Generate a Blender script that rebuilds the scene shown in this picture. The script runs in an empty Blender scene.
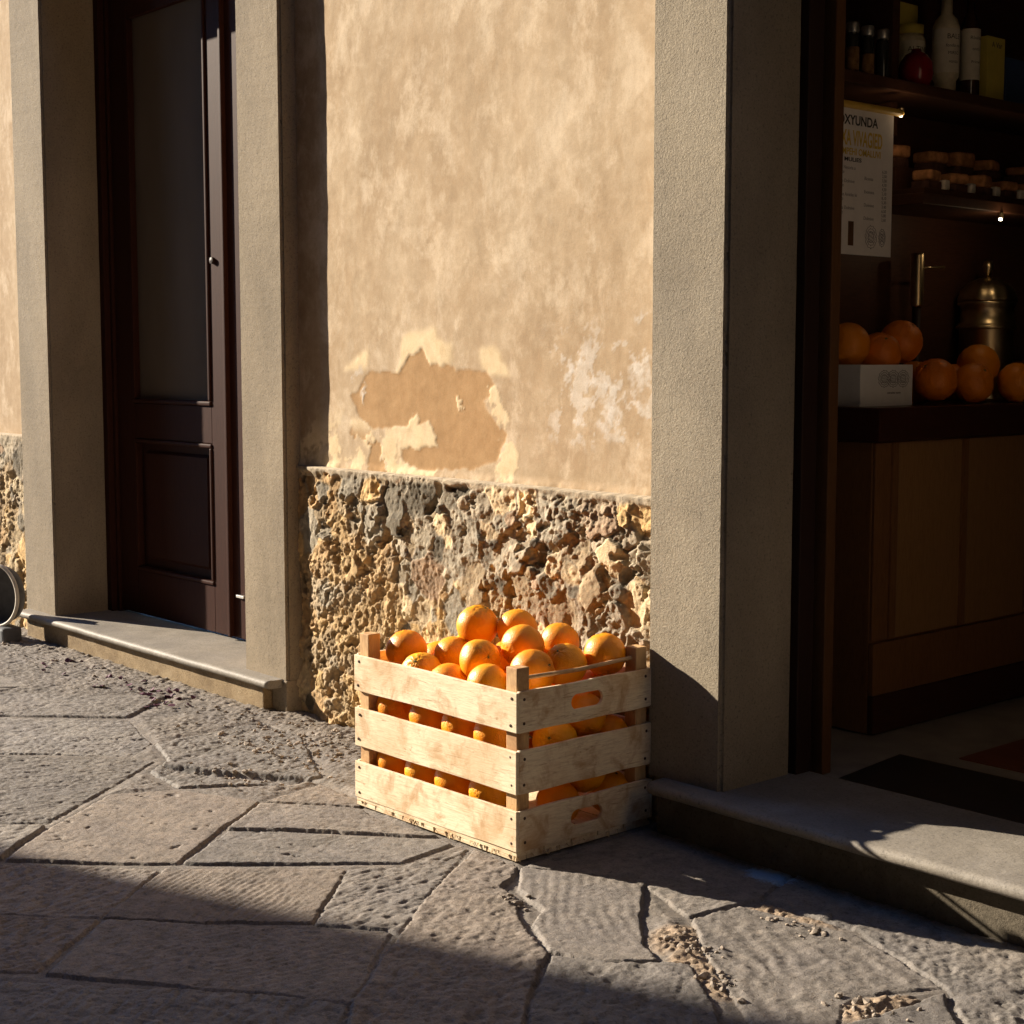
import bpy, bmesh, math, random
import numpy as np
from mathutils import Vector, Matrix, Euler
random.seed(7)
RNG = np.random.default_rng(11)
S = bpy.context.scene
COL = S.collection
R = math.radians

# ------------------------------------------------------------------ helpers
def link(o, parent=None):
    COL.objects.link(o)
    if parent is not None:
        o.parent = parent
        o.matrix_parent_inverse = Matrix.Identity(4)
    return o

def world_of(o):
    m = Matrix.LocRotScale(o.location, o.rotation_euler, o.scale)
    return world_of(o.parent) @ m if o.parent else m

def obj(name, bm, mat, parent=None, smooth=False, loc=None):
    """one mesh object; bm is in world coordinates and is moved into the parent's space"""
    me = bpy.data.meshes.new(name)
    if isinstance(bm, bmesh.types.BMesh):
        bmesh.ops.recalc_face_normals(bm, faces=bm.faces)
        bm.to_mesh(me); bm.free()
    else:
        me = bm; me.name = name
    if smooth:
        me.polygons.foreach_set('use_smooth', [True] * len(me.polygons))
    if mat: 
        me.materials.clear(); me.materials.append(mat)
    o = bpy.data.objects.new(name, me)
    link(o, parent)
    base = Vector(loc) if loc is not None else Vector((0, 0, 0))
    if parent is not None:
        inv = world_of(parent).inverted()
        me.transform(Matrix.Translation(-base) if loc is not None else inv)
        if loc is not None:
            o.location = inv @ base
    elif loc is not None:
        me.transform(Matrix.Translation(-base)); o.location = base
    return o

def thing(name, label, cat, loc=(0, 0, 0), group=None, rotz=0):
    o = bpy.data.objects.new(name, None)
    o.empty_display_size = .05
    COL.objects.link(o); o.location = loc; o.rotation_euler = (0, 0, rotz)
    o['label'] = label; o['category'] = cat
    if group: o['group'] = group
    return o

def tag(o, label, cat, group=None, kind=None):
    if label: o['label'] = label
    if cat: o['category'] = cat
    if group: o['group'] = group
    if kind: o['kind'] = kind
    return o

def B(): return bmesh.new()

def box(bm, x0, x1, y0, y1, z0, z1, bev=0.0, seg=2, mat4=None):
    t = bmesh.new()
    bmesh.ops.create_cube(t, size=1)
    for v in t.verts:
        v.co = Vector(((x0 + x1) / 2 + v.co.x * (x1 - x0), (y0 + y1) / 2 + v.co.y * (y1 - y0), (z0 + z1) / 2 + v.co.z * (z1 - z0)))
    if bev > 0:
        bmesh.ops.bevel(t, geom=t.edges[:], offset=bev, segments=seg, affect='EDGES', profile=.6)
    if mat4: t.transform(mat4)
    m = bpy.data.meshes.new('tmp'); t.to_mesh(m); t.free(); bm.from_mesh(m); bpy.data.meshes.remove(m)

def lathe(bm, prof, c, n=40, axis='Z'):
    """prof: list of (r, h)"""
    rings = []
    for r, h in prof:
        ring = []
        for i in range(n):
            a = 2 * math.pi * i / n
            p = (r * math.cos(a), r * math.sin(a), h)
            if axis == 'X': p = (h, p[0], p[1])
            if axis == 'Y': p = (p[0], h, p[1])
            ring.append(bm.verts.new(Vector(p) + Vector(c)))
        rings.append(ring)
    for a, b in zip(rings, rings[1:]):
        for i in range(n):
            bm.faces.new((a[i], a[(i + 1) % n], b[(i + 1) % n], b[i]))
    if prof[0][0] > 1e-5: bm.faces.new(rings[0][::-1])
    if prof[-1][0] > 1e-5: bm.faces.new(rings[-1])
    bmesh.ops.remove_doubles(bm, verts=bm.verts, dist=1e-6)

def tube(bm, pts, r, n=10):
    pts = [Vector(p) for p in pts]
    rings = []
    for i, p in enumerate(pts):
        d = (pts[min(i + 1, len(pts) - 1)] - pts[max(i - 1, 0)]).normalized()
        u = d.cross(Vector((0, 0, 1)))
        if u.length < .05: u = d.cross(Vector((1, 0, 0)))
        u.normalize(); v = d.cross(u)
        rr = r[i] if isinstance(r, (list, tuple)) else r
        rings.append([bm.verts.new(p + u * rr * math.cos(2 * math.pi * k / n) + v * rr * math.sin(2 * math.pi * k / n)) for k in range(n)])
    for a, b in zip(rings, rings[1:]):
        for k in range(n): bm.faces.new((a[k], a[(k + 1) % n], b[(k + 1) % n], b[k]))
    bm.faces.new(rings[0][::-1]); bm.faces.new(rings[-1])

def curve_mesh(cu):
    o = bpy.data.objects.new('tmpc', cu); COL.objects.link(o)
    dg = bpy.context.evaluated_depsgraph_get()
    me = bpy.data.meshes.new_from_object(o.evaluated_get(dg))
    bpy.data.objects.remove(o); bpy.data.curves.remove(cu)
    return me

def text_mesh(s, size, extr=.0006, align='LEFT', xs=1.0, off=0.0):
    cu = bpy.data.curves.new('tx', 'FONT'); cu.body = s; cu.size = size; cu.extrude = extr; cu.align_x = align; cu.offset = off
    me = curve_mesh(cu)
    if xs != 1: me.transform(Matrix.Scale(xs, 4, (1, 0, 0)))
    return me
# text on a plane that faces +X: local x -> +Y, local y -> +Z, local z -> +X
TXM = Matrix(((0, 0, 1, 0), (1, 0, 0, 0), (0, 1, 0, 0), (0, 0, 0, 1)))

def join_meshes(ms):
    bm = bmesh.new()
    for m in ms: bm.from_mesh(m); bpy.data.meshes.remove(m)
    return bm

def grid_mesh(P, name):
    """P: (n,m,3) array -> quad mesh"""
    n, m = P.shape[:2]
    me = bpy.data.meshes.new(name)
    me.vertices.add(n * m); me.vertices.foreach_set('co', P.astype(np.float32).ravel())
    i = np.arange((n - 1) * m).reshape(n - 1, m)[:, :-1].ravel()
    f = np.stack([i, i + m, i + m + 1, i + 1], 1).astype(np.int32)
    k = len(f)
    me.loops.add(k * 4); me.loops.foreach_set('vertex_index', f.ravel())
    me.polygons.add(k); me.polygons.foreach_set('loop_start', np.arange(0, k * 4, 4, dtype=np.int32))
    me.polygons.foreach_set('loop_total', np.full(k, 4, dtype=np.int32))
    me.update(calc_edges=True)
    return me

def set_attr(me, name, arr):
    a = me.color_attributes.new(name, 'FLOAT_COLOR', 'POINT')
    d = np.ones((len(me.vertices), 4), np.float32); arr = np.asarray(arr, np.float32)
    if arr.ndim == 1: d[:, :3] = arr[:, None]
    else: d[:, :3] = arr
    a.data.foreach_set('color', d.ravel())

# numpy value noise
def _h(i, j, s):
    n = (i.astype(np.int64) * 374761393 + j.astype(np.int64) * 668265263 + s * 1442695041) & 0xffffffff
    n = ((n ^ (n >> 13)) * 1274126177) & 0xffffffff
    n = n ^ (n >> 16)
    return (n & 0xffff) / 65535.0
def vn(x, y, sc, seed=0):
    x = x * sc; y = y * sc
    i = np.floor(x); j = np.floor(y); fx = x - i; fy = y - j
    fx = fx * fx * fx * (fx * (fx * 6 - 15) + 10); fy = fy * fy * fy * (fy * (fy * 6 - 15) + 10)
    a = _h(i, j, seed); b = _h(i + 1, j, seed); c = _h(i, j + 1, seed); d = _h(i + 1, j + 1, seed)
    return (a * (1 - fx) + b * fx) * (1 - fy) + (c * (1 - fx) + d * fx) * fy
def fbm(x, y, sc, seed=0, o=4, g=.5):
    t = 0; a = 1; n = 0
    for k in range(o):
        ca, sa = math.cos(.6 * k), math.sin(.6 * k)
        t = t + a * (vn(x * ca - y * sa, x * sa + y * ca, sc * 2 ** k, seed + k * 17) - .5); n += a; a *= g
    return t / n * 2
def facets(x, y, size, seed=0, slope=.35):
    """broken-stone facets: each jittered cell is a small tilted plane; returns height, cell random"""
    gx = np.floor(x / size); gy = np.floor(y / size)
    bd = np.full(x.shape, 1e9); H_ = np.zeros(x.shape); Q_ = np.zeros(x.shape)
    for i in (-1, 0, 1):
        for j in (-1, 0, 1):
            ci = gx + i; cj = gy + j
            dx = x - (ci + .1 + .8 * _h(ci, cj, seed)) * size; dy = y - (cj + .1 + .8 * _h(ci, cj, seed + 1)) * size
            d = dx * dx + dy * dy; m = d < bd
            r3 = _h(ci, cj, seed + 4)
            h = (_h(ci, cj, seed + 2) - .5) * 2 * slope * dx + (_h(ci, cj, seed + 3) - .5) * 2 * slope * dy + (r3 - .5) * slope * size * .8
            bd = np.where(m, d, bd); H_ = np.where(m, h, H_); Q_ = np.where(m, r3, Q_)
    return H_, Q_
def sst(x, a, b):
    t = np.clip((x - a) / (b - a), 0, 1); return t * t * (3 - 2 * t)
def poly_sd(px, py, poly):
    """signed distance, positive inside"""
    d = np.full(px.shape, 1e9); ins = np.zeros(px.shape, bool)
    n = len(poly)
    for k in range(n):
        x0, y0 = poly[k]; x1, y1 = poly[(k + 1) % n]
        ex, ey = x1 - x0, y1 - y0; L = ex * ex + ey * ey + 1e-12
        t = np.clip(((px - x0) * ex + (py - y0) * ey) / L, 0, 1)
        d = np.minimum(d, np.hypot(px - x0 - t * ex, py - y0 - t * ey))
        c = ((y0 > py) != (y1 > py))
        with np.errstate(divide='ignore', invalid='ignore'):
            xi = ex * (py - y0) / (ey if ey != 0 else 1e-12) + x0
        ins ^= c & (px < xi)
    return np.where(ins, d, -d)

# ------------------------------------------------------------------ materials
class NT:
    def __init__(s, name):
        s.m = bpy.data.materials.new(name); s.m.use_nodes = True
        s.t = s.m.node_tree; s.p = s.t.nodes['Principled BSDF']
    def n(s, typ, **kw):
        q = s.t.nodes.new(typ)
        for k, v in kw.items():
            if k in q.inputs and not hasattr(q, k): q.inputs[k].default_value = v
            else: setattr(q, k, v)
        return q
    def l(s, a, b): s.t.links.new(a, b)
    def coord(s, kind='Object', scale=(1, 1, 1), obj_rand=False):
        c = s.n('ShaderNodeTexCoord'); m = s.n('ShaderNodeMapping'); m.inputs['Scale'].default_value = scale
        s.l(c.outputs[kind], m.inputs['Vector'])
        if obj_rand:
            oi = s.n('ShaderNodeObjectInfo'); mm = s.n('ShaderNodeMath', operation='MULTIPLY'); mm.inputs[1].default_value = 37.0
            s.l(oi.outputs['Random'], mm.inputs[0]); s.l(mm.outputs[0], m.inputs['Location'])
        return m.outputs[0]
    def noise(s, vec, scale, detail=4, rough=.55, dist=0):
        q = s.n('ShaderNodeTexNoise'); q.inputs['Scale'].default_value = scale; q.inputs['Detail'].default_value = detail
        q.inputs['Roughness'].default_value = rough; q.inputs['Distortion'].default_value = dist
        s.l(vec, q.inputs['Vector']); return q.outputs['Fac']
    def ramp(s, fac, stops, interp='LINEAR'):
        q = s.n('ShaderNodeValToRGB'); q.color_ramp.interpolation = interp
        e = q.color_ramp.elements
        while len(e) < len(stops): e.new(.5)
        for k, (p, c) in enumerate(stops):
            e[k].position = p; e[k].color = (*c, 1) if len(c) == 3 else c
        s.l(fac, q.inputs[0]); return q.outputs[0]
    def mix(s, fac, a, b, mode='MIX'):
        q = s.n('ShaderNodeMix', data_type='RGBA', blend_type=mode)
        for sock, v in ((q.inputs[0], fac), (q.inputs[6], a), (q.inputs[7], b)):
            if hasattr(v, 'links') or isinstance(v, bpy.types.NodeSocket): s.l(v, sock)
            else: sock.default_value = v if not isinstance(v, tuple) or len(v) == 4 else (*v, 1)
        return q.outputs[2]
    def attr(s, name):
        q = s.n('ShaderNodeAttribute'); q.attribute_name = name; return q.outputs['Color']
    def bump(s, h, strength=.3, dist=.01, prev=None):
        q = s.n('ShaderNodeBump'); q.inputs['Strength'].default_value = strength; q.inputs['Distance'].default_value = dist
        s.l(h, q.inputs['Height'])
        if prev is not None: s.l(prev, q.inputs['Normal'])
        s.l(q.outputs[0], s.p.inputs['Normal']); return q.outputs[0]
    def base(s, c):
        if isinstance(c, tuple): s.p.inputs['Base Color'].default_value = (*c, 1)
        else: s.l(c, s.p.inputs['Base Color'])
    def set(s, rough=.8, metal=0, spec=.3, **kw):
        s.p.inputs['Roughness'].default_value = rough; s.p.inputs['Metallic'].default_value = metal
        s.p.inputs['Specular IOR Level'].default_value = spec
        for k, v in kw.items(): s.p.inputs[k].default_value = v
        return s.m

def g3(v): return (v, v, v)

def m_plaster(name, c1, c2, c3, pebble=0.0, scale=6, streak=(1, 1, .45), rough=.9, fine=.25):
    t = NT(name); v = t.coord('Object', streak); v1 = t.coord('Object')
    a = t.noise(v, scale, 8, .62, .3); c = t.ramp(a, [(.32, c1), (.52, c2), (.72, c3)])
    b = t.noise(v1, scale * 9, 6, .65); c = t.mix(.35, c, t.ramp(b, [(.3, tuple(x * .82 for x in c2)), (.7, tuple(min(1, x * 1.12) for x in c2))]), 'MIX')
    sp = t.noise(v1, 420, 2, .5); c = t.mix(.35, c, t.ramp(sp, [(.3, g3(.55)), (.55, g3(1))]), 'MULTIPLY')
    t.base(c)
    n1 = t.bump(t.noise(v1, 35, 6, .6), fine, .006)
    if pebble:
        n1 = t.bump(t.noise(v1, 190, 6, .72, .3), pebble * .75, .005, n1)
        c = t.mix(.7, c, t.ramp(t.noise(v1, 150, 4, .7, .4), [(.30, g3(.3)), (.44, g3(1)), (.7, g3(1.15))]), 'MULTIPLY'); c = t.mix(.5, c, t.ramp(t.noise(v, 2.6, 7, .65), [(.34, (.74, .74, .76)), (.6, (1.08, 1.05, 1.0))]), 'MULTIPLY'); t.base(c)
    return t.set(rough, spec=.15)

def m_wood(name, axis, pale=(.70, .52, .31), mid=(.60, .41, .22), dark=(.36, .20, .10), rough=.65, stain=True, bumps=.25):
    t = NT(name)
    sc = {'x': (1.2, 14, 14), 'y': (14, 1.2, 14), 'z': (14, 14, 1.2)}[axis]
    v = t.coord('Object', sc, True); v2 = t.coord('Object', (1, 1, 1), True)
    g = t.noise(v, 5, 8, .65, .8); c = t.ramp(g, [(.28, mid), (.5, pale), (.75, tuple(min(1, x * 1.08) for x in pale))])
    f = t.noise(v, 26, 4, .6); c = t.mix(.5, c, t.ramp(f, [(.32, tuple(x * .68 for x in mid)), (.55, pale)]))
    if stain:
        s_ = t.noise(v2, 13, 6, .68, .6); m = t.ramp(s_, [(.50, g3(0)), (.58, g3(.5)), (.66, g3(1))]); c = t.mix(m, c, t.mix(.7, mid, dark)); bl = t.noise(v2, 6.5, 5, .6, .4); c = t.mix(t.ramp(bl, [(.46, g3(0)), (.64, g3(.5))]), c, (.58, .37, .19)); sk = t.noise(v, 9, 4, .7, 1.2); c = t.mix(t.ramp(sk, [(.58, g3(0)), (.68, g3(.7))]), c, (.38, .21, .10))
        k = t.noise(v2, 55, 3, .6); c = t.mix(t.ramp(k, [(.68, g3(0)), (.78, g3(.8))]), c, dark)
    t.base(c); t.bump(t.noise(v, 22, 5, .6), bumps, .003)
    return t.set(rough, spec=.25)

def m_plain(name, c, rough=.6, metal=0, spec=.3, var=.25, scale=30, bump=.0, **kw):
    t = NT(name); v = t.coord('Object', (1, 1, 1), True)
    a = t.noise(v, scale, 5, .6)
    t.base(t.ramp(a, [(.3, tuple(x * (1 - var) for x in c)), (.7, tuple(min(1, x * (1 + var)) for x in c))]))
    if bump: t.bump(a, bump, .003)
    return t.set(rough, metal, spec, **kw)

M = {}
# stucco: mottled ochre; Col attribute = painted patches (bare render, flaked lime, scraped white)
t = NT('ochre_stucco')
v = t.coord('Object', (1, 1, .5)); v1 = t.coord('Object')
a = t.noise(v, 3.2, 9, .66, .4)
c = t.ramp(a, [(.30, (.34, .235, .14)), (.45, (.43, .31, .195)), (.57, (.52, .40, .27)), (.70, (.62, .50, .36))])
b = t.noise(v1, 22, 7, .7, .2); c = t.mix(.4, c, t.ramp(b, [(.32, (.35, .25, .155)), (.5, (.46, .345, .225)), (.70, (.64, .52, .38))]))
bl = t.noise(t.coord('Object', (1, 1, .75)), 5.5, 12, .72, .25); c = t.mix(t.ramp(bl, [(.50, g3(0)), (.60, g3(.55)), (.70, g3(.8))]), c, (.70, .575, .425))
b2 = t.noise(t.coord('Object', (1.3, 1, .8)), 8.5, 10, .7, .2); c = t.mix(t.ramp(b2, [(.53, g3(0)), (.66, g3(.45))]), c, (.36, .245, .14))
pa = t.n('ShaderNodeSeparateColor'); t.l(t.attr('Patch'), pa.inputs[0])
c = t.mix(pa.outputs[0], c, t.ramp(b, [(.3, (.36, .215, .10)), (.7, (.465, .295, .15))]))
c = t.mix(pa.outputs[1], c, t.ramp(b, [(.3, (.62, .47, .28)), (.7, (.77, .63, .42))]))
c = t.mix(pa.outputs[2], c, t.ramp(b, [(.3, (.52, .44, .35)), (.5, (.60, .53, .45)), (.7, (.72, .66, .60))]))
st = t.noise(t.coord('Object', (9, 9, 1.6)), 7, 5, .65, .5); c = t.mix(.14, c, t.ramp(st, [(.30, (.74, .72, .70)), (.55, (1.0, 1.0, 1.0)), (.72, (1.22, 1.2, 1.18))]), 'MULTIPLY')
sp = t.noise(v1, 300, 2, .5); c = t.mix(.25, c, t.ramp(sp, [(.3, g3(.6)), (.5, g3(1))]), 'MULTIPLY')
t.base(c)
n1 = t.bump(t.noise(v1, 14, 5, .55), .10, .01); n1 = t.bump(t.noise(v1, 120, 5, .6), .12, .003, n1)
M['stucco'] = t.set(.92, spec=.12)
M['pil_a'] = m_plaster('grey_cement_render', (.225, .185, .132), (.285, .236, .172), (.36, .30, .222), .35, 5)
M['pil_b'] = m_plaster('pebbled_cement_render', (.25, .212, .16), (.315, .27, .205), (.38, .33, .255), .9, 5, fine=.3)
M['step'] = m_plaster('worn_grey_step_stone', (.20, .18, .155), (.265, .24, .205), (.35, .32, .28), .25, 7, (1, 1, 1), .6)
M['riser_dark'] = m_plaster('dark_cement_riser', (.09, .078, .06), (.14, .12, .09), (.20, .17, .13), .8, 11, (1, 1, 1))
M['riser'] = m_plaster('rough_tan_riser', (.18, .125, .07), (.30, .225, .135), (.44, .35, .23), .8, 14, (1, 1, 1))
t = NT('rubble_stone'); v1 = t.coord('Object')
c = t.mix(.45, t.attr('Col'), t.ramp(t.noise(v1, 60, 8, .7), [(.3, g3(.45)), (.5, g3(.9)), (.7, (1.25, 1.15, 1.0))]), 'MULTIPLY')
t.base(c); n1 = t.bump(t.noise(v1, 90, 8, .7), .55, .006); t.bump(t.noise(v1, 330, 4, .6), .4, .002, n1)
M['rubble'] = t.set(.92, spec=.12)
t = NT('flagstone'); v1 = t.coord('Object')
c = t.mix(.5, t.attr('Col'), t.ramp(t.noise(v1, 34, 9, .72), [(.3, g3(.55)), (.5, g3(.95)), (.72, (1.3, 1.22, 1.12))]), 'MULTIPLY')
c = t.mix(.55, c, t.ramp(t.noise(v1, 240, 4, .65), [(.32, g3(.42)), (.52, g3(1.08))]), 'MULTIPLY')
c = t.mix(.6, c, t.ramp(t.noise(v1, 75, 3, .7, .8), [(.34, g3(.42)), (.43, g3(1.0))]), 'MULTIPLY')
c = t.mix(.5, c, t.ramp(t.noise(v1, 5, 6, .65), [(.35, (.78, .76, .78)), (.65, (1.12, 1.08, 1.0))]), 'MULTIPLY')
# a splash of dried blue paint beside the shop step
gm = t.n('ShaderNodeVectorMath', operation='SUBTRACT'); gm.inputs[1].default_value = (-2.085, 2.565, 0); t.l(v1, gm.inputs[0])
gs = t.n('ShaderNodeVectorMath', operation='MULTIPLY'); gs.inputs[1].default_value = (1, 1.35, 0); t.l(gm.outputs[0], gs.inputs[0])
gl = t.n('ShaderNodeVectorMath', operation='LENGTH'); t.l(gs.outputs[0], gl.inputs[0])
ad = t.n('ShaderNodeMath', operation='MULTIPLY_ADD'); t.l(t.noise(v1, 55, 7, .75), ad.inputs[0]); ad.inputs[1].default_value = .13; t.l(gl.outputs['Value'], ad.inputs[2])
c = t.mix(t.ramp(ad.outputs[0], [(.108, g3(.85)), (.122, g3(.4)), (.134, g3(0))]), c, (.34, .47, .58))
t.base(c); n1 = t.bump(t.noise(v1, 75, 8, .75, .5), .55, .006); t.bump(t.noise(v1, 380, 4, .65), .45, .002, n1)
M['ground'] = t.set(.78, spec=.3)
PALE = dict(pale=(.86, .735, .52), mid=(.76, .59, .37), dark=(.44, .24, .11))
for ax in 'xyz': M['wood_' + ax] = m_wood('poplar_' + ax, ax, **PALE)
M['post'] = m_wood('pine_post', 'z', pale=(.66, .42, .20), mid=(.55, .32, .14), dark=(.33, .17, .08))
M['nail'] = m_plain('rusty_nail', (.09, .05, .035), .6, .5)
M['dowel'] = m_plain('dowel_wood', (.50, .33, .18), .6)
def peel(name, cs):
  t = NT(name); v1 = t.coord('Object', (1, 1, 1), True)
  oi = t.n('ShaderNodeObjectInfo')
  c = t.ramp(oi.outputs['Random'], [(0, cs[0]), (.5, cs[1]), (1, cs[2])])
  c = t.mix(.6, c, t.ramp(t.noise(v1, 22, 5, .6), [(.3, (.85, .80, .8)), (.7, (1.02, 1.15, 1.3))]), 'MULTIPLY')
  t.base(c); vo = t.n('ShaderNodeTexVoronoi'); vo.inputs['Scale'].default_value = 330; t.l(v1, vo.inputs['Vector'])
  n1 = t.bump(vo.outputs['Distance'], .26, .0025); t.bump(t.noise(v1, 70, 3, .55), .10, .004, n1)
  m_ = t.set(.42, spec=.45, **{'Subsurface Weight': .08, 'Subsurface Scale': .01})
  t.p.inputs['Subsurface Radius'].default_value = (1, .4, .1)
  return m_
M['orange'] = peel('orange_peel', [(.89, .285, .003), (.91, .34, .004), (.93, .41, .007)])
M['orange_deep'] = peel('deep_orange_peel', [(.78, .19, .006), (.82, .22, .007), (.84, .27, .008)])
M['calyx'] = m_plain('dry_green_calyx', (.14, .15, .05), .8)
M['doorwood'] = m_wood('dark_varnished_door', 'z', (.040, .014, .009), (.028, .010, .007), (.015, .006, .005), .6, False, .12)
M['doorwood'].node_tree.nodes['Principled BSDF'].inputs['Specular IOR Level'].default_value = .05
M['jamb_dark'] = m_wood('black_brown_jamb', 'z', (.03, .014, .010), (.02, .010, .008), (.01, .006, .005), .5, False, .1)
M['casing'] = m_wood('brown_casing', 'z', (.12, .056, .022), (.085, .038, .015), (.04, .016, .008), .5, False, .12)
M['counter'] = m_wood('counter_wood', 'z', (.22, .105, .042), (.16, .072, .03), (.08, .036, .017), .45, False, .1)
M['counter_light'] = m_wood('counter_panel_wood', 'z', (.33, .18, .075), (.26, .135, .055), (.14, .07, .03), .45, False, .1)
M['counter_top'] = m_wood('counter_top_wood', 'y', (.06, .022, .014), (.045, .016, .010), (.02, .01, .008), .35, False, .08)
M['shelf'] = m_wood('shelf_wood', 'y', (.075, .032, .018), (.05, .022, .013), (.03, .012, .01), .5, False, .1)
M['dark_wall'] = m_plain('dark_shop_wall', (.035, .026, .022), .9)
t = NT('curtained_door_glass'); v = t.coord('Object', (1, 1, .4))
t.base(t.ramp(t.noise(v, 3.0, 3, .5), [(.3, (.095, .072, .054)), (.7, (.135, .105, .082))])); M['pane'] = t.set(.6, spec=.03)
M['brass'] = m_plain('aged_brass', (.62, .49, .29), .34, 1.0, .5, .15, 12)
M['paper'] = m_plain('printed_paper', (.72, .68, .66), .8, var=.05)
M['ink'] = m_plain('black_ink', (.05, .045, .05), .8, var=.05)
M['inkgrey'] = m_plain('grey_ink', (.25, .24, .25), .8, var=.05)
M['gold'] = m_plain('gold_ink', (.62, .42, .06), .6, var=.1)
M['rodgold'] = m_plain('yellow_wood_rod', (.62, .40, .08), .45, var=.1)
M['carton'] = m_plain('white_carton', (.78, .77, .78), .7, var=.04)
M['glass'] = m_plain('jar_glass', (.03, .03, .025), .08, 0, .6, .2)
M['spice'] = m_plain('brown_spice', (.28, .15, .06), .8, 0, .2, .4, 90)
M['lidgrey'] = m_plain('steel_lid', (.62, .60, .56), .35, .8)
M['label'] = m_plain('cream_label', (.66, .60, .48), .75, var=.08)
M['red'] = m_plain('deep_red_glaze', (.28, .015, .02), .2, 0, .5)
M['cream'] = m_plain('cream_bottle', (.60, .52, .36), .35)
M['amber'] = m_plain('dark_amber_glass', (.05, .022, .01), .1, 0, .6)
M['yellow'] = m_plain('yellow_carton', (.62, .50, .10), .6, var=.08)
M['blue'] = m_plain('navy_carton', (.05, .08, .18), .6, var=.1)
M['cake'] = m_plain('brown_cake', (.42, .19, .08), .85, 0, .2, .45, 45, .6)
M['cakedark'] = m_plain('dark_cake_band', (.10, .045, .03), .85, 0, .2, .4, 45, .4)
M['wrap'] = m_plain('pale_wrapper', (.60, .54, .46), .6)
M['tile_grey'] = m_plain('grey_floor_tile', (.30, .27, .24), .45, var=.2, scale=12)
M['tile_dark'] = m_plain('dark_floor_tile', (.030, .027, .025), .4, var=.2, scale=12)
M['tile_red'] = m_plain('red_brown_tile', (.18, .06, .038), .4, var=.2, scale=12)
M['tub'] = m_plain('grey_tub_plastic', (.10, .10, .105), .6, var=.25, bump=.1)
M['rim'] = m_plain('pale_rim', (.62, .57, .48), .6, var=.15)
M['gravel'] = m_plain('loose_gravel', (.30, .25, .20), .9, var=.55, scale=50)
M['petal'] = m_plain('purple_petal', (.10, .035, .06), .7, var=.3)
M['house'] = m_plaster('opposite_house_plaster', (.065, .060, .052), (.085, .078, .068), (.105, .096, .084), 0, 1)
M['straw'] = m_plain('splintered_wood', (.55, .40, .22), .8, var=.3)
m = NT('lamp_glow'); m.p.inputs['Emission Color'].default_value = (1, .86, .62, 1); m.p.inputs['Emission Strength'].default_value = 6
m.base((.9, .85, .7)); M['led'] = m.m
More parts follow.
